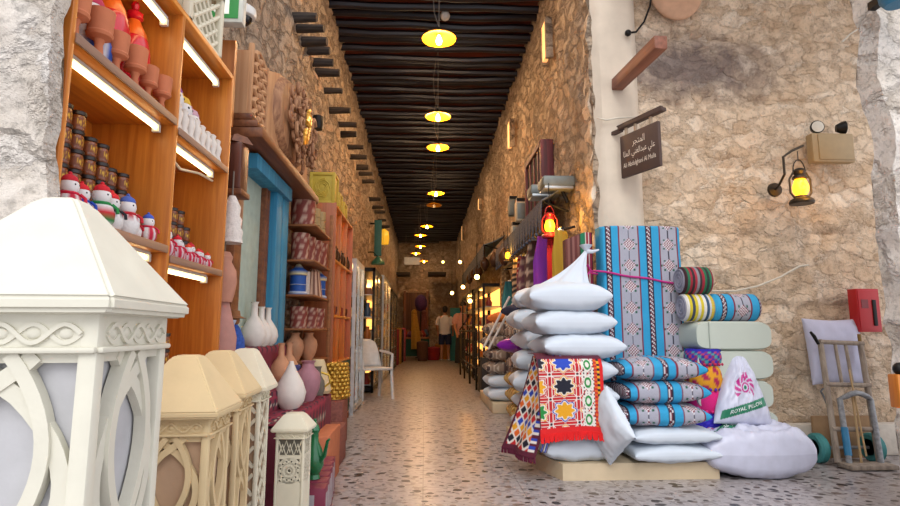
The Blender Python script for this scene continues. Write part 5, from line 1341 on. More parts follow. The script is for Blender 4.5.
# ================================================================== CORRIDOR, LEFT
m_alu = mat('grey_aluminium', '#a7adb0', .35, .5, bump=.05)
m_glass, nt_, b_ = base_mat('cabinet_glass'); b_.inputs['Base Color'].default_value = (*lin('#dfe8ea'), 1); b_.inputs['Roughness'].default_value = .05; b_.inputs['Alpha'].default_value = .22
m_glow = mat('warm_backlight', '#ffc878', .5, emit=1.6, ec='#ffb45a', bump=0)
m_cool = mat('cool_backlight', '#dfeaf2', .5, emit=1.6, ec='#dfeaf2', bump=0)
RB = random.Random(11)
GOODS = ['#b5863c', '#7a4a2a', '#c9a76a', '#8a2f2a', '#39506a', '#d8c49a', '#5a3a5a', '#a8642c', '#c9b08a']
def cabinet(name, short, label, y0, y1, x0, x1, h, frame, nsh, back, goods=True, glass=True, gname='trinket', side='left'):
    """glazed display cabinet whose front faces the walkway"""
    t = thing(name, label, 'cabinet', (0, 0, 0)); cx, cy = (x0 + x1) / 2, (y0 + y1) / 2
    fx = x1 if side == 'left' else x0; bx = x0 if side == 'left' else x1; s_ = 1 if side == 'left' else -1
    mb = MB()
    for x in (x0 + .02, x1 - .02):
        for y in (y0 + .02, y1 - .02): mb.box((x, y, h / 2), (.04, .04, h))
    for z in (.06, h - .03): mb.box((cx, cy, z), (x1 - x0, y1 - y0, .06))
    mb.box((fx - s_ * .02, cy, h / 2), (.03, .035, h)); mb.build('frame', frame, t)
    MB().box((bx + s_ * .012, cy, h / 2), (.014, y1 - y0 - .05, h - .1)).build('back_panel', back, t)
    for k in range(nsh):
        z = .12 + (h - .2) * k / nsh
        MB().box((cx, cy, z), (x1 - x0 - .05, y1 - y0 - .05, .014)).build('shelf', m_alu, t)
        if goods:
            n_ = max(2, int((y1 - y0) / .3))
            for j in range(n_):
                y = y0 + .12 + (y1 - y0 - .24) * j / max(1, n_ - 1); c = RB.choice(GOODS); hh = RB.uniform(.10, .22) * min(1, (h / nsh) / .35)
                q = RB.random(); mb = MB()
                if q < .4: mb.lathe([(0, 0), (.05, 0), (.06, hh * .4), (.03, hh * .75), (.035, hh), (0, hh)], seg=12)
                elif q < .75: mb.box((0, 0, hh / 2), (.10, .10, hh), bev=.006); mb.box((0, 0, hh * .8), (.104, .104, hh * .12))
                else: mb.lathe([(0, 0), (.06, 0), (.065, .02), (.02, hh * .5), (.05, hh), (0, hh * .9)], seg=12)
                o = mb.build(gname, mat('goods_' + c[1:], c, .4, .2), loc=(fx - s_ * .12, y, z + .007))
                tag(o, f'{DEP[j]} ornament on the {["bottom", "second", "third", "fourth", "fifth", "sixth"][k]} shelf of the {short}', 'ornament', f'ornaments in the {short}')
    if glass: MB().box((fx - s_ * .003, cy, h / 2), (.006, y1 - y0 - .08, h - .12)).build('glass_door', m_glass, t)
    return t
t = cabinet('glass_cabinet', 'white framed glass cabinet', 'tall white framed cabinet beside the orange bookcase', 6.6, 7.5, -1.13, -.80, 1.80, mat('white_frame', '#c4c8ca', .4, bump=0), 5, m_cool, True)
cabinet('glass_cabinet', 'dark glass cabinet', 'dark glass cabinet behind the white plastic chair', 8.9, 10.4, -1.12, -.78, 1.95, m_dark, 5, mat('dark_back', '#20242a', .5), True)
cabinet('glass_cabinet', 'amber lit cabinet', 'amber lit cabinet past the white chair', 10.6, 12.6, -1.12, -.76, 2.0, m_alu, 5, m_glow, True)
cabinet('glass_cabinet', 'far left dark cabinet', 'far left dark framed cabinet', 12.9, 15.4, -1.12, -.74, 1.9, m_dark, 4, mat('dark_back', '#20242a', .5), True)
for y, w_ in ((11.6, 14), (7.05, 3)): point_light('cabinet_light', (-.95, y, 1.85 if w_ > 5 else 1.7), w_, '#ffc070', .05)
# white plastic armchair
m_plas = mat('white_resin', '#c9cdd0', .4, bump=0)
pc = thing('plastic_chair', 'white plastic armchair in front of the dark cabinets', 'chair', (at(372, 395, 8.2).x, 8.2, 0), math.radians(28))
MB().box((0, 0, .42), (.46, .44, .03), bev=.012).build('seat', m_plas, pc)
mb = MB(); mb.grid(lambda u, v: V(((u - .5) * .46 * (1 - .25 * v * v), .22 + .10 * v - .05 * (1 - (2 * u - 1) ** 2) * -1, .43 + .40 * v - .05 * abs(2 * u - 1) ** 3 * v)), 14, 10); bk = mb.build('backrest', m_plas, pc); sm_ = bk.modifiers.new('thickness', 'SOLIDIFY'); sm_.thickness = .02
for sx in (-1, 1):
    MB().tube([(sx * .23, -.2, .0), (sx * .215, -.18, .42), (sx * .23, -.17, .62), (sx * .24, -.02, .64), (sx * .22, .24, .66)], [.025, .022, .02, .02, .018], 8).build('arm', m_plas, pc)
    MB().tube([(sx * .23, .27, .0), (sx * .2, .2, .43)], [.025, .022], 8).build('leg', m_plas, pc)
# teal banner, yellow lamp and lantern high on the left
p = at(378, 238, 11.6); hb = at(378, 220, 11.6).z - at(378, 256, 11.6).z
o = MB().box((p.x, 11.6, p.z), (.15, .04, hb), bev=.005).build('sign_board', mat('teal_sign', '#2f6f72', .6)); tag(o, 'narrow teal sign board standing out from the far left wall', 'sign'); MB().box((p.x - .12, 11.6, p.z + hb * .4), (.16, .03, .03)).build('bracket', m_dark, o)
p = at(384, 238, 12.2)
o = MB().lathe([(.0, -.16), (.10, -.14), (.12, 0), (.10, .14), (.03, .2), (0, .2)], seg=8, M=None).build('yellow_lantern', mat('yellow_lantern_glow', '#d8a82a', .5, emit=.5), loc=p); tag(o, 'yellow hanging lantern behind the teal sign board', 'lantern'); MB().tube([(0, 0, .19), (-.1, 0, .3), (-.2, 0, .3)], .012, 6).build('bracket', m_dark, o)
p = at(378, 262, 11.2); o = MB().lathe([(.14, -.05), (.13, 0), (.04, .1), (0, .12)], seg=18).build('green_lamp', mat('green_enamel', '#2a6a5a', .4), loc=p); tag(o, 'dark green enamel lamp shade under the teal sign board', 'lamp'); MB().tube([(0, 0, .1), (-.1, 0, .2), (-.28, 0, .2)], .012, 6).build('bracket', m_dark, o)

# ================================================================== CORRIDOR, RIGHT
p0 = at(488, 408, 6.75)
o = MB().box((1.09, 7.4, .06), (.58, 1.5, .12), bev=.01).build('display_plinth', mat('pale_stone_plinth', '#c6b496', .85)); tag(o, 'low pale plinth under the beige patterned cushions further down the corridor', 'plinth')
z = .12; xq = 1.06
for i in range(2):
    pillow('pillow', f'white pillow, {"lower" if i == 0 else "upper"} of two under the beige patterned cushions', (xq, 6.98, z + .08), .03, .62, .5, .19, 90 + i, None, None, 'white pillows down the corridor', pw=.3); z += .155
def beige(u, v, sg):
    a = math.sin(u * 38) + math.sin(v * 30 + 3 * math.sin(u * 19)); return lin('#4d3b38') if a > .75 else (lin('#cfc0ae') if a > .1 else lin('#96806f'))
for i in range(4):
    pillow('patterned_pillow', f'beige and brown patterned cushion, {["lowest", "second", "third", "topmost"][i]} of the pile down the corridor', (xq + .02 * math.sin(i * 2), 6.98, z + .08), .05 * math.sin(i), .64, .5, .19, 95 + i, None, beige, 'beige patterned cushions', res=(60, 30), pw=.3); z += .155
for i in range(3):
    pillow('tan_pillow', f'golden brown patterned cushion beside the stacked white pillows, {["lowest", "middle", "topmost"][i]}', (1.12, 6.2, .0 + .09 + .17 * i), .08 * i, .40, .40, .2, 105 + i, None, lambda u, v, sg: lin('#8a6a2c') if math.sin(u * 30) * math.sin(v * 26) > .1 else lin('#c9a968'), 'golden brown cushions', res=(40, 26), pw=.3)
for i in range(3):
    pillow('patterned_pillow', f'grey brown cushion on the rear pile, {["lowest", "middle", "topmost"][i]}', (1.12, 6.2, .51 + .09 + .17 * i), .08 * i, .40, .40, .19, 110 + i, None, beige, 'grey brown cushions', res=(40, 26), pw=.3)
pillow('navy_cushion', 'navy cushion lying on the patterned cushion piles', (1.08, 6.2, 1.17), .4, .36, .32, .16, 120, mat('navy_cotton', '#1b2340', .9), None, None, 'cushion')
pillow('orange_cushion', 'orange cushion on top of the beige patterned pile', (1.0, 6.98, z + .06), .4, .34, .3, .15, 121, mat('orange_cotton', '#c9702a', .9), None, None, 'cushion')
for i, (a, b_) in enumerate((((486, 348), (511, 296)), ((491, 350), (516, 300)))):
    q0, q1 = at(*a, 6.3), at(*b_, 6.3); q0.y = 6.55; q1.y = 6.4
    o = MB().tube([q0, q1], .014, 8).build('pole', mat('white_pole', '#cfcac4', .5, bump=0)); tag(o, f'white pole leaning on the cushions, {"left" if i == 0 else "right"} of two', 'pole')
# red window high on the right wall
wn_ = tag(bpy.data.objects.new('window_1', None), kind='structure'); COL.objects.link(wn_)
m_maroon = wood_mat('maroon_wood', '#3a1016', '#6a2026', 'Z', .6, 20)
pan((XR - .05, 6.3, 2.62), (.10, .95, .72), mat('dark_opening', '#1a0f10', .9), 'window_recess', wn_)
for y in (5.84, 6.76): pan((XR - .06, y, 2.62), (.14, .07, .76), m_maroon, 'window_frame', wn_)
for z_ in (2.25, 2.99): pan((XR - .06, 6.3, z_), (.14, .98, .06), m_maroon, 'window_frame', wn_)
for y in (6.07, 6.3, 6.53): pan((XR - .10, y, 2.62), (.03, .04, .7), m_maroon, 'window_bar', wn_)
# narrow warm slit windows
for i, (px, py) in enumerate(((547, 42), (511, 135), (480, 204), (463, 233))):
    p = atx(px, py, XR - .06); hh = (40, 26, 10, 14)[i] * p.y / FPX
    wd_ = tag(bpy.data.objects.new(f'window_{i + 2}', None), kind='structure'); COL.objects.link(wd_)
    pan((XR - .075, p.y, p.z), (.05, .14 + .03 * i, hh), mat('lit_slit', '#ffcf90', .6, emit=.8, ec='#ffb870', bump=0), 'window_pane', wd_)
    for sg in (-1, 1): pan((XR - .06, p.y + sg * (.09 + .015 * i), p.z), (.08, .04, hh + .06), S_corr, 'window_reveal', wd_)
# flood lights
m_grey = mat('grey_metal', '#6f7674', .5, .3, bump=.05)
for i, (px, py, Y, w_) in enumerate(((556, 184, 5.1, .30), (543, 192, 5.6, .30))):
    p = at(px, py, Y); t = thing('flood_light', f'grey flat flood light on the right wall, {"nearer and larger" if i == 0 else "farther and lower"} of the pair', 'lamp', p, 0, 'flood lights on the right wall')
    MB().box((0, 0, 0), (w_, .26, .10), bev=.02).build('housing', m_grey, t); MB().box((0, -.01, -.06), (w_ * .9, .22, .03), bev=.006).build('glass_front', m_alu, t)
    MB().tube([(.05, 0, -.05), (.10, 0, -.16), (XR - p.x - .04, 0, -.18)], .018, 8).build('bracket', m_dark, t)
# loudspeakers and small lamp
for i, (px, py, Y, w_, m_) in enumerate(((521, 212, 7.2, .15, mat('cream_box', '#b8ab94', .6)), (513, 208, 8.0, .14, m_grey), (516, 232, 7.4, .13, mat('cream_box', '#b8ab94', .6)))):
    p = at(px, py, Y); t = thing('wall_speaker', ['cream box loudspeaker on the right wall beside the window', 'grey box loudspeaker behind the cream one on the right wall', 'small cream box below the loudspeakers on the right wall'][i], 'speaker', p)
    h_ = (.26, .24, .16)[i]
    MB().box((0, 0, 0), (w_, .14, h_), bev=.015).build('cabinet_box', m_, t); MB().box((0, -.072, 0), (w_ * .8, .008, h_ * .8), bev=.003).build('grille', m_grey, t); MB().box((0, 0, h_ / 2 + .03), (w_ * .8, .1, .04)).build('top_bracket', m_dark, t)
    MB().box(((XR - p.x) / 2, 0, .02), (XR - p.x, .03, .03)).build('wall_arm', m_dark, t)
# awnings with dark lace valance
def awning(label, y0, y1, zt, zb, xf, seed, m_):
    t = thing('awning', label, 'awning', (0, 0, 0)); L_ = y1 - y0
    mb = MB(); mb.grid(lambda u, v: V((XR - .03 + (xf - XR + .03) * v, y0 + L_ * u, zt + (zb - zt) * v - .02 * math.sin(PI * v))), 30, 6); o = mb.build('canopy', m_, t); s_ = o.modifiers.new('thickness', 'SOLIDIFY'); s_.thickness = .012
    mb = MB(); n_ = int(L_ / .16)
    for k in range(n_):
        yc = y0 + L_ * (k + .5) / n_; 
        mb.add([(xf, yc - .08, zb), (xf, yc + .08, zb), (xf - .005, yc + .06, zb - .18), (xf - .006, yc, zb - .28), (xf - .005, yc - .06, zb - .18), (xf + .008, yc - .08, zb), (xf + .008, yc + .08, zb), (xf + .004, yc + .06, zb - .18), (xf + .004, yc, zb - .28), (xf + .004, yc - .06, zb - .18)],
               [(0, 1, 2, 3, 4), (9, 8, 7, 6, 5), (0, 4, 9, 5), (4, 3, 8, 9), (3, 2, 7, 8), (2, 1, 6, 7)])
        mb.sph((xf, yc, zb - .29), .018, 8, 6)
    mb.build('valance', m_lacek, t)
    for y in (y0 + .05, y1 - .05): MB().tube([(XR - .03, y, zb - .1), (xf + .01, y, zb)], .012, 6).build('stay', m_dark, t)
m_lacek = mat('dark_lace', '#4a505e', .9, var=.9, scale=50, bump=.5)
awning('grey awning with dark lace valance nearest on the right corridor wall', 5.05, 8.4, 2.36, 2.16, 1.08, 1, mat('slate_cloth', '#5d6570', .9, var=.2))
awning('blue grey awning farther along the right corridor wall', 9.2, 14.5, 2.55, 2.38, .98, 2, mat('slate_blue_cloth', '#6a7c8c', .9, var=.2))
p = at(550, 238, 4.95); m_redl = mat('red_enamel', '#8a1a22', .4, .2, bump=.05)
storm_lantern('lit red storm lantern hanging under the near awning', p, .82, m_redl, False, 7)
MB().tube([(0, 0, .36), (0, 0, .62)], .005, 6).build('chain', m_dark, bpy.data.objects['storm_lantern.001'])
p = at(508, 262, 7.0); storm_lantern('small lit brass storm lantern under the far end of the near awning', p, .62, m_bronze, False, 4)
MB().tube([(0, 0, .36), (0, 0, .75)], .006, 6).build('chain', m_dark, bpy.data.objects['storm_lantern.002'])
# hanging scarves and small rugs on a rail
ra = thing('clothes_rail', 'dark rail under the near awning carrying scarves and rugs', 'rail', (0, 0, 0))
MB().tube([(1.20, 4.75, 1.84), (1.16, 8.3, 1.84)], .015, 8).build('rail', m_dark, ra)
for y in (4.9, 6.5, 8.1): MB().tube([(1.18, y, 1.84), (XR - .03, y, 1.88)], .012, 6).build('bracket', m_dark, ra)
def scarf(label, y, zt, zb, w_, c1, c2, pat='plain', x=1.17, name='scarf'):
    A_, B_ = lin(c1), lin(c2)
    def cf(u, v):
        if pat == 'stripe': return A_ if int(v * 14) % 2 else B_
        if pat == 'dots': return B_ if math.sin(u * 34) * math.sin(v * 44) > .45 else A_
        if pat == 'rug': return B_ if (abs((u * 3) % 1 - .5) + abs((v * 5) % 1 - .5)) < .3 else A_
        return A_ if u < .5 else B_
    mb = MB()
    def f(u, v):
        a = 2 * PI * u; ww = w_ * (.55 + .45 * min(1, v * 2.5)); fold_ = 1 + .25 * math.sin(a * 5 + v * 2)
        return V((x + .035 * math.sin(a) * fold_ - ww / 2 * math.cos(a), y + .035 * math.sin(a) * fold_, zt + (zb - zt) * v + .03 * math.sin(a * 2) * v))
    mb.grid(f, 40, 24, colf=cf); mb.sph((x, y, zt), .028, 8, 6)
    o = mb.build(name, m_cloth, smooth=70); return tag(o, label, 'scarf' if name == 'scarf' else 'rug')
scarf('yellow gathered scarf nearest the striped corner mattress', 4.78, 1.82, 1.32, .16, '#d8b62a', '#b8922a', x=1.19)
scarf('orange and red hanging scarf right of the magenta one', 5.02, 1.84, 1.36, .10, '#d8641c', '#b01c2c')
scarf('magenta and purple hanging scarf under the red lantern', 5.22, 1.84, 1.24, .22, '#b81c7c', '#7a2aa0', x=1.14)
scarf('bright green and yellow scarf left of the magenta one', 5.5, 1.83, 1.26, .10, '#3a9a3a', '#d8c02a', 'stripe')
scarf('dark brown patterned hanging rug with pale diamonds, nearer one', 5.85, 1.9, 1.25, .22, '#5a3a34', '#b8a08c', 'rug', name='small_rug')
scarf('plum and beige patterned hanging rug, middle one', 6.3, 1.79, 1.16, .24, '#6a3a44', '#a88a7a', 'rug', name='small_rug')
scarf('red hanging scarf between the patterned rugs', 6.65, 1.84, 1.41, .12, '#a81c24', '#d8c8b0', 'dots')
scarf('black hanging scarf with beige border by the small brass lantern', 6.95, 1.84, 1.36, .14, '#22202a', '#c0a888', 'stripe')
scarf('teal hanging dress near the end of the rail', 7.6, 1.62, 1.06, .22, '#1f5a68', '#2f7a84', name='scarf')
scarf('tan patterned scarf at the very end of the rail', 8.0, 1.82, 1.31, .16, '#8a6a44', '#c9ac7c', 'dots')
# little dark hanging lamps under the awnings
hlp = MB(); hlp.lathe([(0, -.12), (.03, -.11), (.07, -.05), (.075, .02), (.05, .07), (.02, .11), (0, .13)], seg=12); hlp.tube([(0, 0, .12), (0, 0, .34)], .006, 6); hlm = hlp.mesh('mosaic_lamp', mat('dark_copper', '#4a2e1c', .4, .5, bump=.3))
for i, (x, y, z_) in enumerate(((1.05, 7.3, 1.92), (1.08, 8.6, 2.05), (1.02, 9.4, 2.08), (1.0, 10.2, 2.05), (1.0, 11.2, 2.1), (1.0, 12.4, 2.1))):
    o = bpy.data.objects.new('mosaic_lamp', hlm); COL.objects.link(o); o.location = (x, y, z_); tag(o, f'dark copper hanging lamp under the right awnings, {DEP[i]}', 'lamp', 'copper lamps under the awnings')
gl = MB(); gl.sph((0, 0, 0), .045, 10, 7); glm = gl.mesh('globe_lamp', mat('small_glow', '#ffd890', .3, emit=12, ec='#ffc468', bump=0))
for i, (px, py, Y) in enumerate(((477, 277, 9.8), (463, 287, 13), (452, 293, 15), (470, 301, 11.5), (460, 262, 15.5), (443, 262, 21))):
    p = at(px, py, Y); o = bpy.data.objects.new('globe_lamp', glm); COL.objects.link(o); o.location = p; tag(o, f'small glowing globe bulb along the far right stalls, {DEP[i]}', 'lamp', 'glowing globes at the right stalls')
    MB().tube([(0, 0, .04), (0, 0, .6)], .008, 5).build('cord', m_dark, o)
# lit rack of the far stall
cabinet('display_rack', 'near amber rack', 'amber lit open rack on the right past the cushions', 9.4, 11.2, .98, 1.34, 1.75, m_dark, 5, m_glow, True, False, side='right')
cabinet('display_rack', 'far amber rack', 'farther amber lit rack on the right', 11.5, 14.6, .98, 1.34, 1.8, m_dark, 5, m_glow, True, False, side='right')
point_light('rack_light', (1.05, 10.3, 1.7), 9, '#ffb45a', .05); point_light('rack_light', (1.05, 13, 1.7), 9, '#ffb45a', .05)
rl = thing('metal_rail', 'low dark metal barrier in front of the lit racks', 'barrier', (0, 0, 0))
for z_ in (.35, .95): MB().tube([(.86, 9.2, z_), (.80, 12.6, z_)], .018, 8).build('bar', m_dark, rl)
for y in (9.3, 10.4, 11.5, 12.5): MB().tube([(.86 - .06 * (y - 9.2) / 3.4, y, 0), (.86 - .06 * (y - 9.2) / 3.4, y, 1.0)], .018, 8).build('upright', m_dark, rl)
o = MB().box((1.1, 18.4, .85), (.5, .06, 1.7), bev=.01).build('teal_panel', mat('teal_cloth_panel', '#2f7a80', .8)); tag(o, 'teal cloth panel standing behind the man in white', 'panel')
for i, (y, h_, c) in enumerate(((8.7, .55, '#2a2624'), (9.0, .38, '#4a3a2c'))):
    o = MB().box((1.05, y + .05 * i, h_ / 2), (.36, .26, h_), bev=.01).build('goods_crate', mat('crate_' + c[1:], c, .8)); tag(o, f'dark crate of goods at the foot of the lit rack, {"taller" if i == 0 else "shorter"} one', 'crate')

# ================================================================== CORRIDOR END
de = tag(bpy.data.objects.new('door_2', None), kind='structure'); COL.objects.link(de)
pan((-.35, 24.45, 1.3), (.9, .12, 2.6), wood_mat('dark_door_wood', '#3a2012', '#6a4022', 'Z', .6, 12), 'door_leaf', de)
for x in (-.84, .14): pan((x, 24.42, 1.32), (.1, .18, 2.7), m_brownw, 'door_frame', de)
p = at(412, 261, 22.5); o = MB().box((p.x, 22.5, p.z), (.62, .06, .3), bev=.01).build('hanging_board', mat('pale_board', '#b8b0a0', .6, emit=.15)); tag(o, 'pale rectangular board hanging below the lamps at the corridor end', 'sign')
for sg in (-1, 1): MB().tube([(p.x + sg * .25, 22.5, p.z + .14), (p.x + sg * .25, 22.5, CZ)], .01, 6).build('cord', m_cord, o)
p = at(405, 242, 22.8); o = MB().tube([(-1.1, 22.8, p.z), (.6, 22.8, p.z)], .05, 8).build('cross_beam', m_beam); tag(o, 'wooden cross beam below the ceiling at the corridor end', 'beam')
for i, (a, b_, y_) in enumerate(((391, 410, 274), (428, 446, 274))):
    q0, q1 = at(a, y_, 23.4), at(b_, y_ + 2, 23.4); o = MB().box(((q0.x + q1.x) / 2, 23.6, q0.z), (q1.x - q0.x, .9, .12), bev=.01).build('canopy_board', m_beam); tag(o, f'dark canopy board on the end wall, {"left" if i == 0 else "right"} one', 'canopy')
m_yc = mat('yellow_cloth', '#a8802c', .9, var=.2); m_pur = mat('purple_bundle', '#4a2a5a', .9, var=.5, scale=30)
tb = thing('stall_table', 'low stall table of brassware at the far end on the left', 'table', (-.35, 19.6, 0))
MB().box((0, 0, .72), (1.1, 1.4, .05), bev=.01).build('table_top', m_rack, tb)
for a in (-1, 1):
    for b_ in (-1, 1): MB().box((a * .5, b_ * .62, .35), (.06, .06, .7)).build('leg', m_rack, tb)
MB().box((0, -.66, .4), (1.06, .03, .56)).build('front_cloth', mat('dark_green_cloth', '#16463c', .9), tb)
for i in range(9):
    c = RB.choice(GOODS); o = MB().lathe([(0, 0), (.09, 0), (.13, .08), (.08, .16), (.05, .2 + .03 * (i % 3)), (0, .2 + .03 * (i % 3))], seg=14).build('brass_bowl', mat('goods_' + c[1:], c, .4, .2), loc=(-.75 + .1 * i, 19.1 + .25 * (i % 3), .746)); tag(o, f'brassware pot on the far stall table, {ORD[i]}', 'pot', 'pots on the far stall table')
def drapecol(name, label, px, py0, py1, Y, w_, m_, cat, lean=0):
    a, b_ = at(px, py0, Y), at(px, py1, Y); mb = MB()
    def f(u, v):
        t_ = 2 * PI * u; ww = w_ * (.5 + .5 * v) / 2
        return V((a.x + lean * v + ww * math.cos(t_) * (1 + .12 * math.sin(6 * t_)), Y + .6 * ww * math.sin(t_) * (1 + .12 * math.sin(6 * t_)), a.z + (b_.z - a.z) * v))
    mb.grid(f, 40, 10); mb.sph(tuple(a), w_ * .26, 10, 7); return tag(mb.build(name, m_), label, cat)
p = at(421, 303, 20.5)
t = thing('headscarf_bundle', 'dark purple bundle of scarves on a stand at the corridor end', 'scarf bundle', (p.x, 20.5, 0))
MB().sph((0, 0, p.z), .27, 16, 10, sc=(.85, .8, 1.15)).build('bundle', m_pur, t); MB().tube([(0, 0, 0), (0, 0, p.z - .15)], .03, 8).build('stand', m_dark, t); MB().lathe([(0, 0), (.2, 0), (.2, .02), (0, .04)], seg=16).build('base', m_dark, t)
drapecol('yellow_drape', 'mustard yellow cloth falling to the floor beside the purple bundle', 414, 312, 349, 19.0 - .15, .34, m_yc, 'cloth', .1)
drapecol('floral_drape', 'reddish patterned cloth hanging under the purple bundle', 424, 312, 347, 20.0, .3, mat('reddish_print', '#6a3a34', .9, var=.6, scale=30), 'cloth', .05)
for i, (px, py, Y, c, r_) in enumerate(((432, 343, 18.6, '#8a1c22', .22), (437, 338, 19.3, '#b07a34', .24), (429, 352, 18.0, '#5a3a28', .18))):
    p = atz(px, 355, 0); o = MB().lathe([(0, 0), (r_ * .8, 0), (r_, .2), (r_ * 1.05, .4 + .1 * i), (r_ * .8, .42 + .1 * i), (0, .45 + .1 * i)], seg=18).build('goods_basket', mat('basket_' + c[1:], c, .9, var=.3, scale=30), loc=(p.x + (0, .1, -.25)[i], Y + .2, 0)); tag(o, ['red basket of goods at the far end of the walkway', 'mustard basket of goods behind the red one', 'brown basket of goods in front of the red one'][i], 'basket')
for i in range(4):
    o = MB().box((-.86 + .04 * i, 16.2 + .7 * i, .5), (.3, .45, 1.0 + .1 * (i % 2)), bev=.02).build('goods_sack', mat(['sack_red', 'sack_gold', 'sack_dark', 'sack_pink'][i], ['#7a2a30', '#a8803c', '#2a2426', '#a04a5a'][i], .9, var=.3)); tag(o, f'{["red", "gold", "black", "pink"][i]} covered stall stand on the far left side', 'stand')
# ---- people
m_skin = mat('skin', '#b07a5c', .6, var=.04, bump=0); m_hair = mat('dark_hair', '#1c1512', .7, bump=.4)
def skinned(name, J, E_, m_, parent):
    """grow one continuous surface over a skeleton"""
    keys = list(J); me = bpy.data.meshes.new(name); me.from_pydata([J[k][0] for k in keys], [(keys.index(a), keys.index(b)) for a, b in E_], [])
    o = bpy.data.objects.new(name, me); COL.objects.link(o)
    o.modifiers.new('skin', 'SKIN'); sv = me.skin_vertices[0].data
    for i, k in enumerate(keys): r = J[k][1]; sv[i].radius = (r, r) if not isinstance(r, tuple) else r
    sv[0].use_root = True; s_ = o.modifiers.new('sub', 'SUBSURF'); s_.levels = s_.render_levels = 2
    dg = bpy.context.evaluated_depsgraph_get(); m2 = bpy.data.meshes.new_from_object(o.evaluated_get(dg)); bpy.data.objects.remove(o)
    m2.materials.clear(); m2.materials.append(m_); m2.polygons.foreach_set('use_smooth', [True] * len(m2.polygons))
    o = bpy.data.objects.new(name, m2); COL.objects.link(o); o.parent = parent; return o
def loft(rings, seg=20):
    mb = MB(); vs = []
    for c, rx, ry in rings:
        for j in range(seg):
            a = 2 * PI * j / seg; vs.append((c[0] + rx * math.cos(a), c[1] + ry * math.sin(a), c[2]))
    fs = [(k * seg + j, k * seg + (j + 1) % seg, (k + 1) * seg + (j + 1) % seg, (k + 1) * seg + j) for k in range(len(rings) - 1) for j in range(seg)]
    return mb.add(vs, fs)
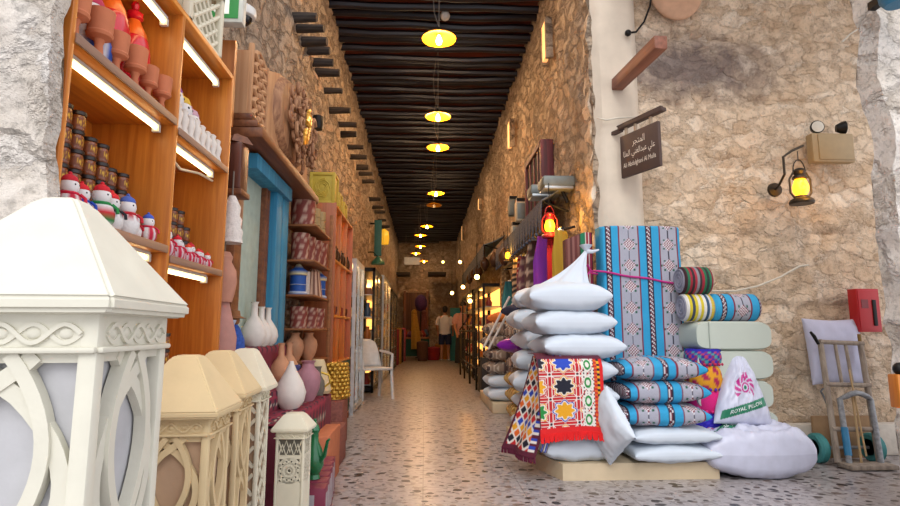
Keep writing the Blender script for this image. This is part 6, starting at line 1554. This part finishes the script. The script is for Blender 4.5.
def person(label, loc, rz, top, bottom, skirt=False, armpose=0.0, long_=False):
    t = thing('person', label, 'person', loc, rz)
    J = dict(pel=((0, 0, .93), (.15, .11)), waist=((0, .01, 1.08), (.135, .10)), chest=((0, .02, 1.28), (.165, .115)), neck0=((0, .01, 1.42), (.07, .07)), neck=((0, -.005, 1.50), .05), head=((0, -.02, 1.58), (.075, .085)), crown=((0, -.02, 1.68), (.07, .08)), top_=((0, -.015, 1.73), (.035, .04)))
    E_ = [('pel', 'waist'), ('waist', 'chest'), ('chest', 'neck0'), ('neck0', 'neck'), ('neck', 'head'), ('head', 'crown'), ('crown', 'top_')]
    for s_, n_ in ((-1, 'l'), (1, 'r')):
        f = -.18 * armpose
        J.update({n_ + 'sh': ((s_ * .17, .02, 1.38), .06), n_ + 'ua': ((s_ * .22, .02, 1.27), .05), n_ + 'el': ((s_ * .25, .03 + f * .2, 1.10), .042), n_ + 'wr': ((s_ * .245, -.05 + f, .88 + .1 * armpose), .028), n_ + 'ha': ((s_ * .235, -.075 + f, .80 + .12 * armpose), (.022, .036)), n_ + 'fi': ((s_ * .23, -.09 + f, .73 + .13 * armpose), (.014, .03)),
                  n_ + 'hip': ((s_ * .095, 0, .86), .095), n_ + 'th': ((s_ * .105, -.005, .68), .08), n_ + 'kn': ((s_ * .105, -.01, .49), .056), n_ + 'cf': ((s_ * .11, .015, .34), .057), n_ + 'an': ((s_ * .11, .02, .09), .036), n_ + 'he': ((s_ * .11, .01, .04), .038), n_ + 'to': ((s_ * .125, -.15, .028), (.04, .026))})
        E_ += [('chest', n_ + 'sh'), (n_ + 'sh', n_ + 'ua'), (n_ + 'ua', n_ + 'el'), (n_ + 'el', n_ + 'wr'), (n_ + 'wr', n_ + 'ha'), (n_ + 'ha', n_ + 'fi'), ('pel', n_ + 'hip'), (n_ + 'hip', n_ + 'th'), (n_ + 'th', n_ + 'kn'), (n_ + 'kn', n_ + 'cf'), (n_ + 'cf', n_ + 'an'), (n_ + 'an', n_ + 'he'), (n_ + 'he', n_ + 'to')]
    bd = skinned('body', J, E_, m_skin, t)
    mb = MB(); mb.sph((0, -.0, 1.665), .093, 16, 10, sc=(.95, 1.08, 1.0)); 
    if long_: mb.sph((0, .05, 1.56), .085, 14, 9, sc=(1, .7, 1.4))
    else: mb.sph((0, .035, 1.61), .078, 14, 9, sc=(1, .8, 1.0))
    mb.build('hair', m_hair, t)
    mb = MB()
    for s_ in (-1, 1): mb.sph((s_ * .03, -.103, 1.625), .011, 8, 6); mb.sph((s_ * .088, -.01, 1.60), .022, 8, 6, sc=(.5, 1, 1.4))
    mb.sph((0, -.115, 1.59), .016, 8, 6, sc=(.8, 1, 1.4)); mb.sph((0, -.105, 1.555), .02, 8, 6, sc=(1.2, .5, .4)); mb.build('face', m_skin, t)
    mb = loft([((0, 0, .84), .19, .145), ((0, .01, 1.0), .175, .135), ((0, .015, 1.2), .19, .14), ((0, .015, 1.34), .195, .13), ((0, .01, 1.42), .12, .09), ((0, .005, 1.45), .075, .07)])
    for s_ in (-1, 1): mb.tube([(s_ * .14, .02, 1.37), (s_ * .19, .02, 1.34), (s_ * .235, .02, 1.24), (s_ * .25, .02, 1.14)], [.075, .08, .078, .075], 12)
    mb.build('shirt', top, t)
    if skirt: loft([((0, 0, .95), .17, .13), ((0, 0, .7), .21, .17), ((0, 0, .1), .24, .2)]).build('skirt', bottom, t)
    else:
        mb = loft([((0, 0, .98), .172, .13), ((0, 0, .86), .19, .14), ((0, 0, .80), .185, .135)])
        for s_ in (-1, 1): mb.add(*[(lambda q: (q.v, q.f))(loft([((s_ * .095, 0, .86), .10, .125), ((s_ * .105, 0, .7), .105, .115), ((s_ * .108, 0, .52), .10, .105)]))][0])
        mb.build('shorts', bottom, t)
    for s_ in (-1, 1): MB().sph((s_ * .117, -.06, .042), .05, 14, 8, sc=(1, 2.6, .8)).build('shoe', mat('pale_shoe', '#c9c6c0', .7), t)
    return t
p = atz(445, 361, 0)
person('person in a white t-shirt and navy shorts standing with back turned in the far corridor', (p.x, p.y, 0), math.radians(172), mat('white_tshirt', '#d6d6da', .9, var=.03), mat('navy_shorts', '#1a2346', .9), False, .4)
p = atz(468, 368, 0)
pw_ = person('person in a pale pink top with a dark shoulder strap beside the lit rack', (1.06, 15.3, 0), math.radians(20), mat('pale_pink_top', '#b88a84', .9), mat('dark_skirt', '#2a2628', .9), True, .3, True)
MB().tube([(.14, -.10, 1.40), (.0, -.16, 1.2), (-.16, -.14, .98)], .018, 8).build('shoulder_strap', m_dark, pw_)

# ================================================================== LIGHT
w = bpy.data.worlds.new('world'); SC.world = w; w.use_nodes = True
bg = w.node_tree.nodes['Background']; bg.inputs[0].default_value = (*lin('#f6f7ff'), 1); bg.inputs[1].default_value = 1.25
s = bpy.data.lights.new('sun', 'SUN'); s.energy = 1.2; s.angle = math.radians(35); s.color = (1, .97, .92)
so = bpy.data.objects.new('sun', s); COL.objects.link(so); so.rotation_euler = (math.radians(48), 0, math.radians(-12)); so.location = (0, -2, 8)
SC.view_settings.view_transform = 'Standard'; SC.view_settings.look = 'None'; SC.view_settings.gamma = 1; SC.view_settings.use_curve_mapping = False
SC.view_settings.exposure = .35
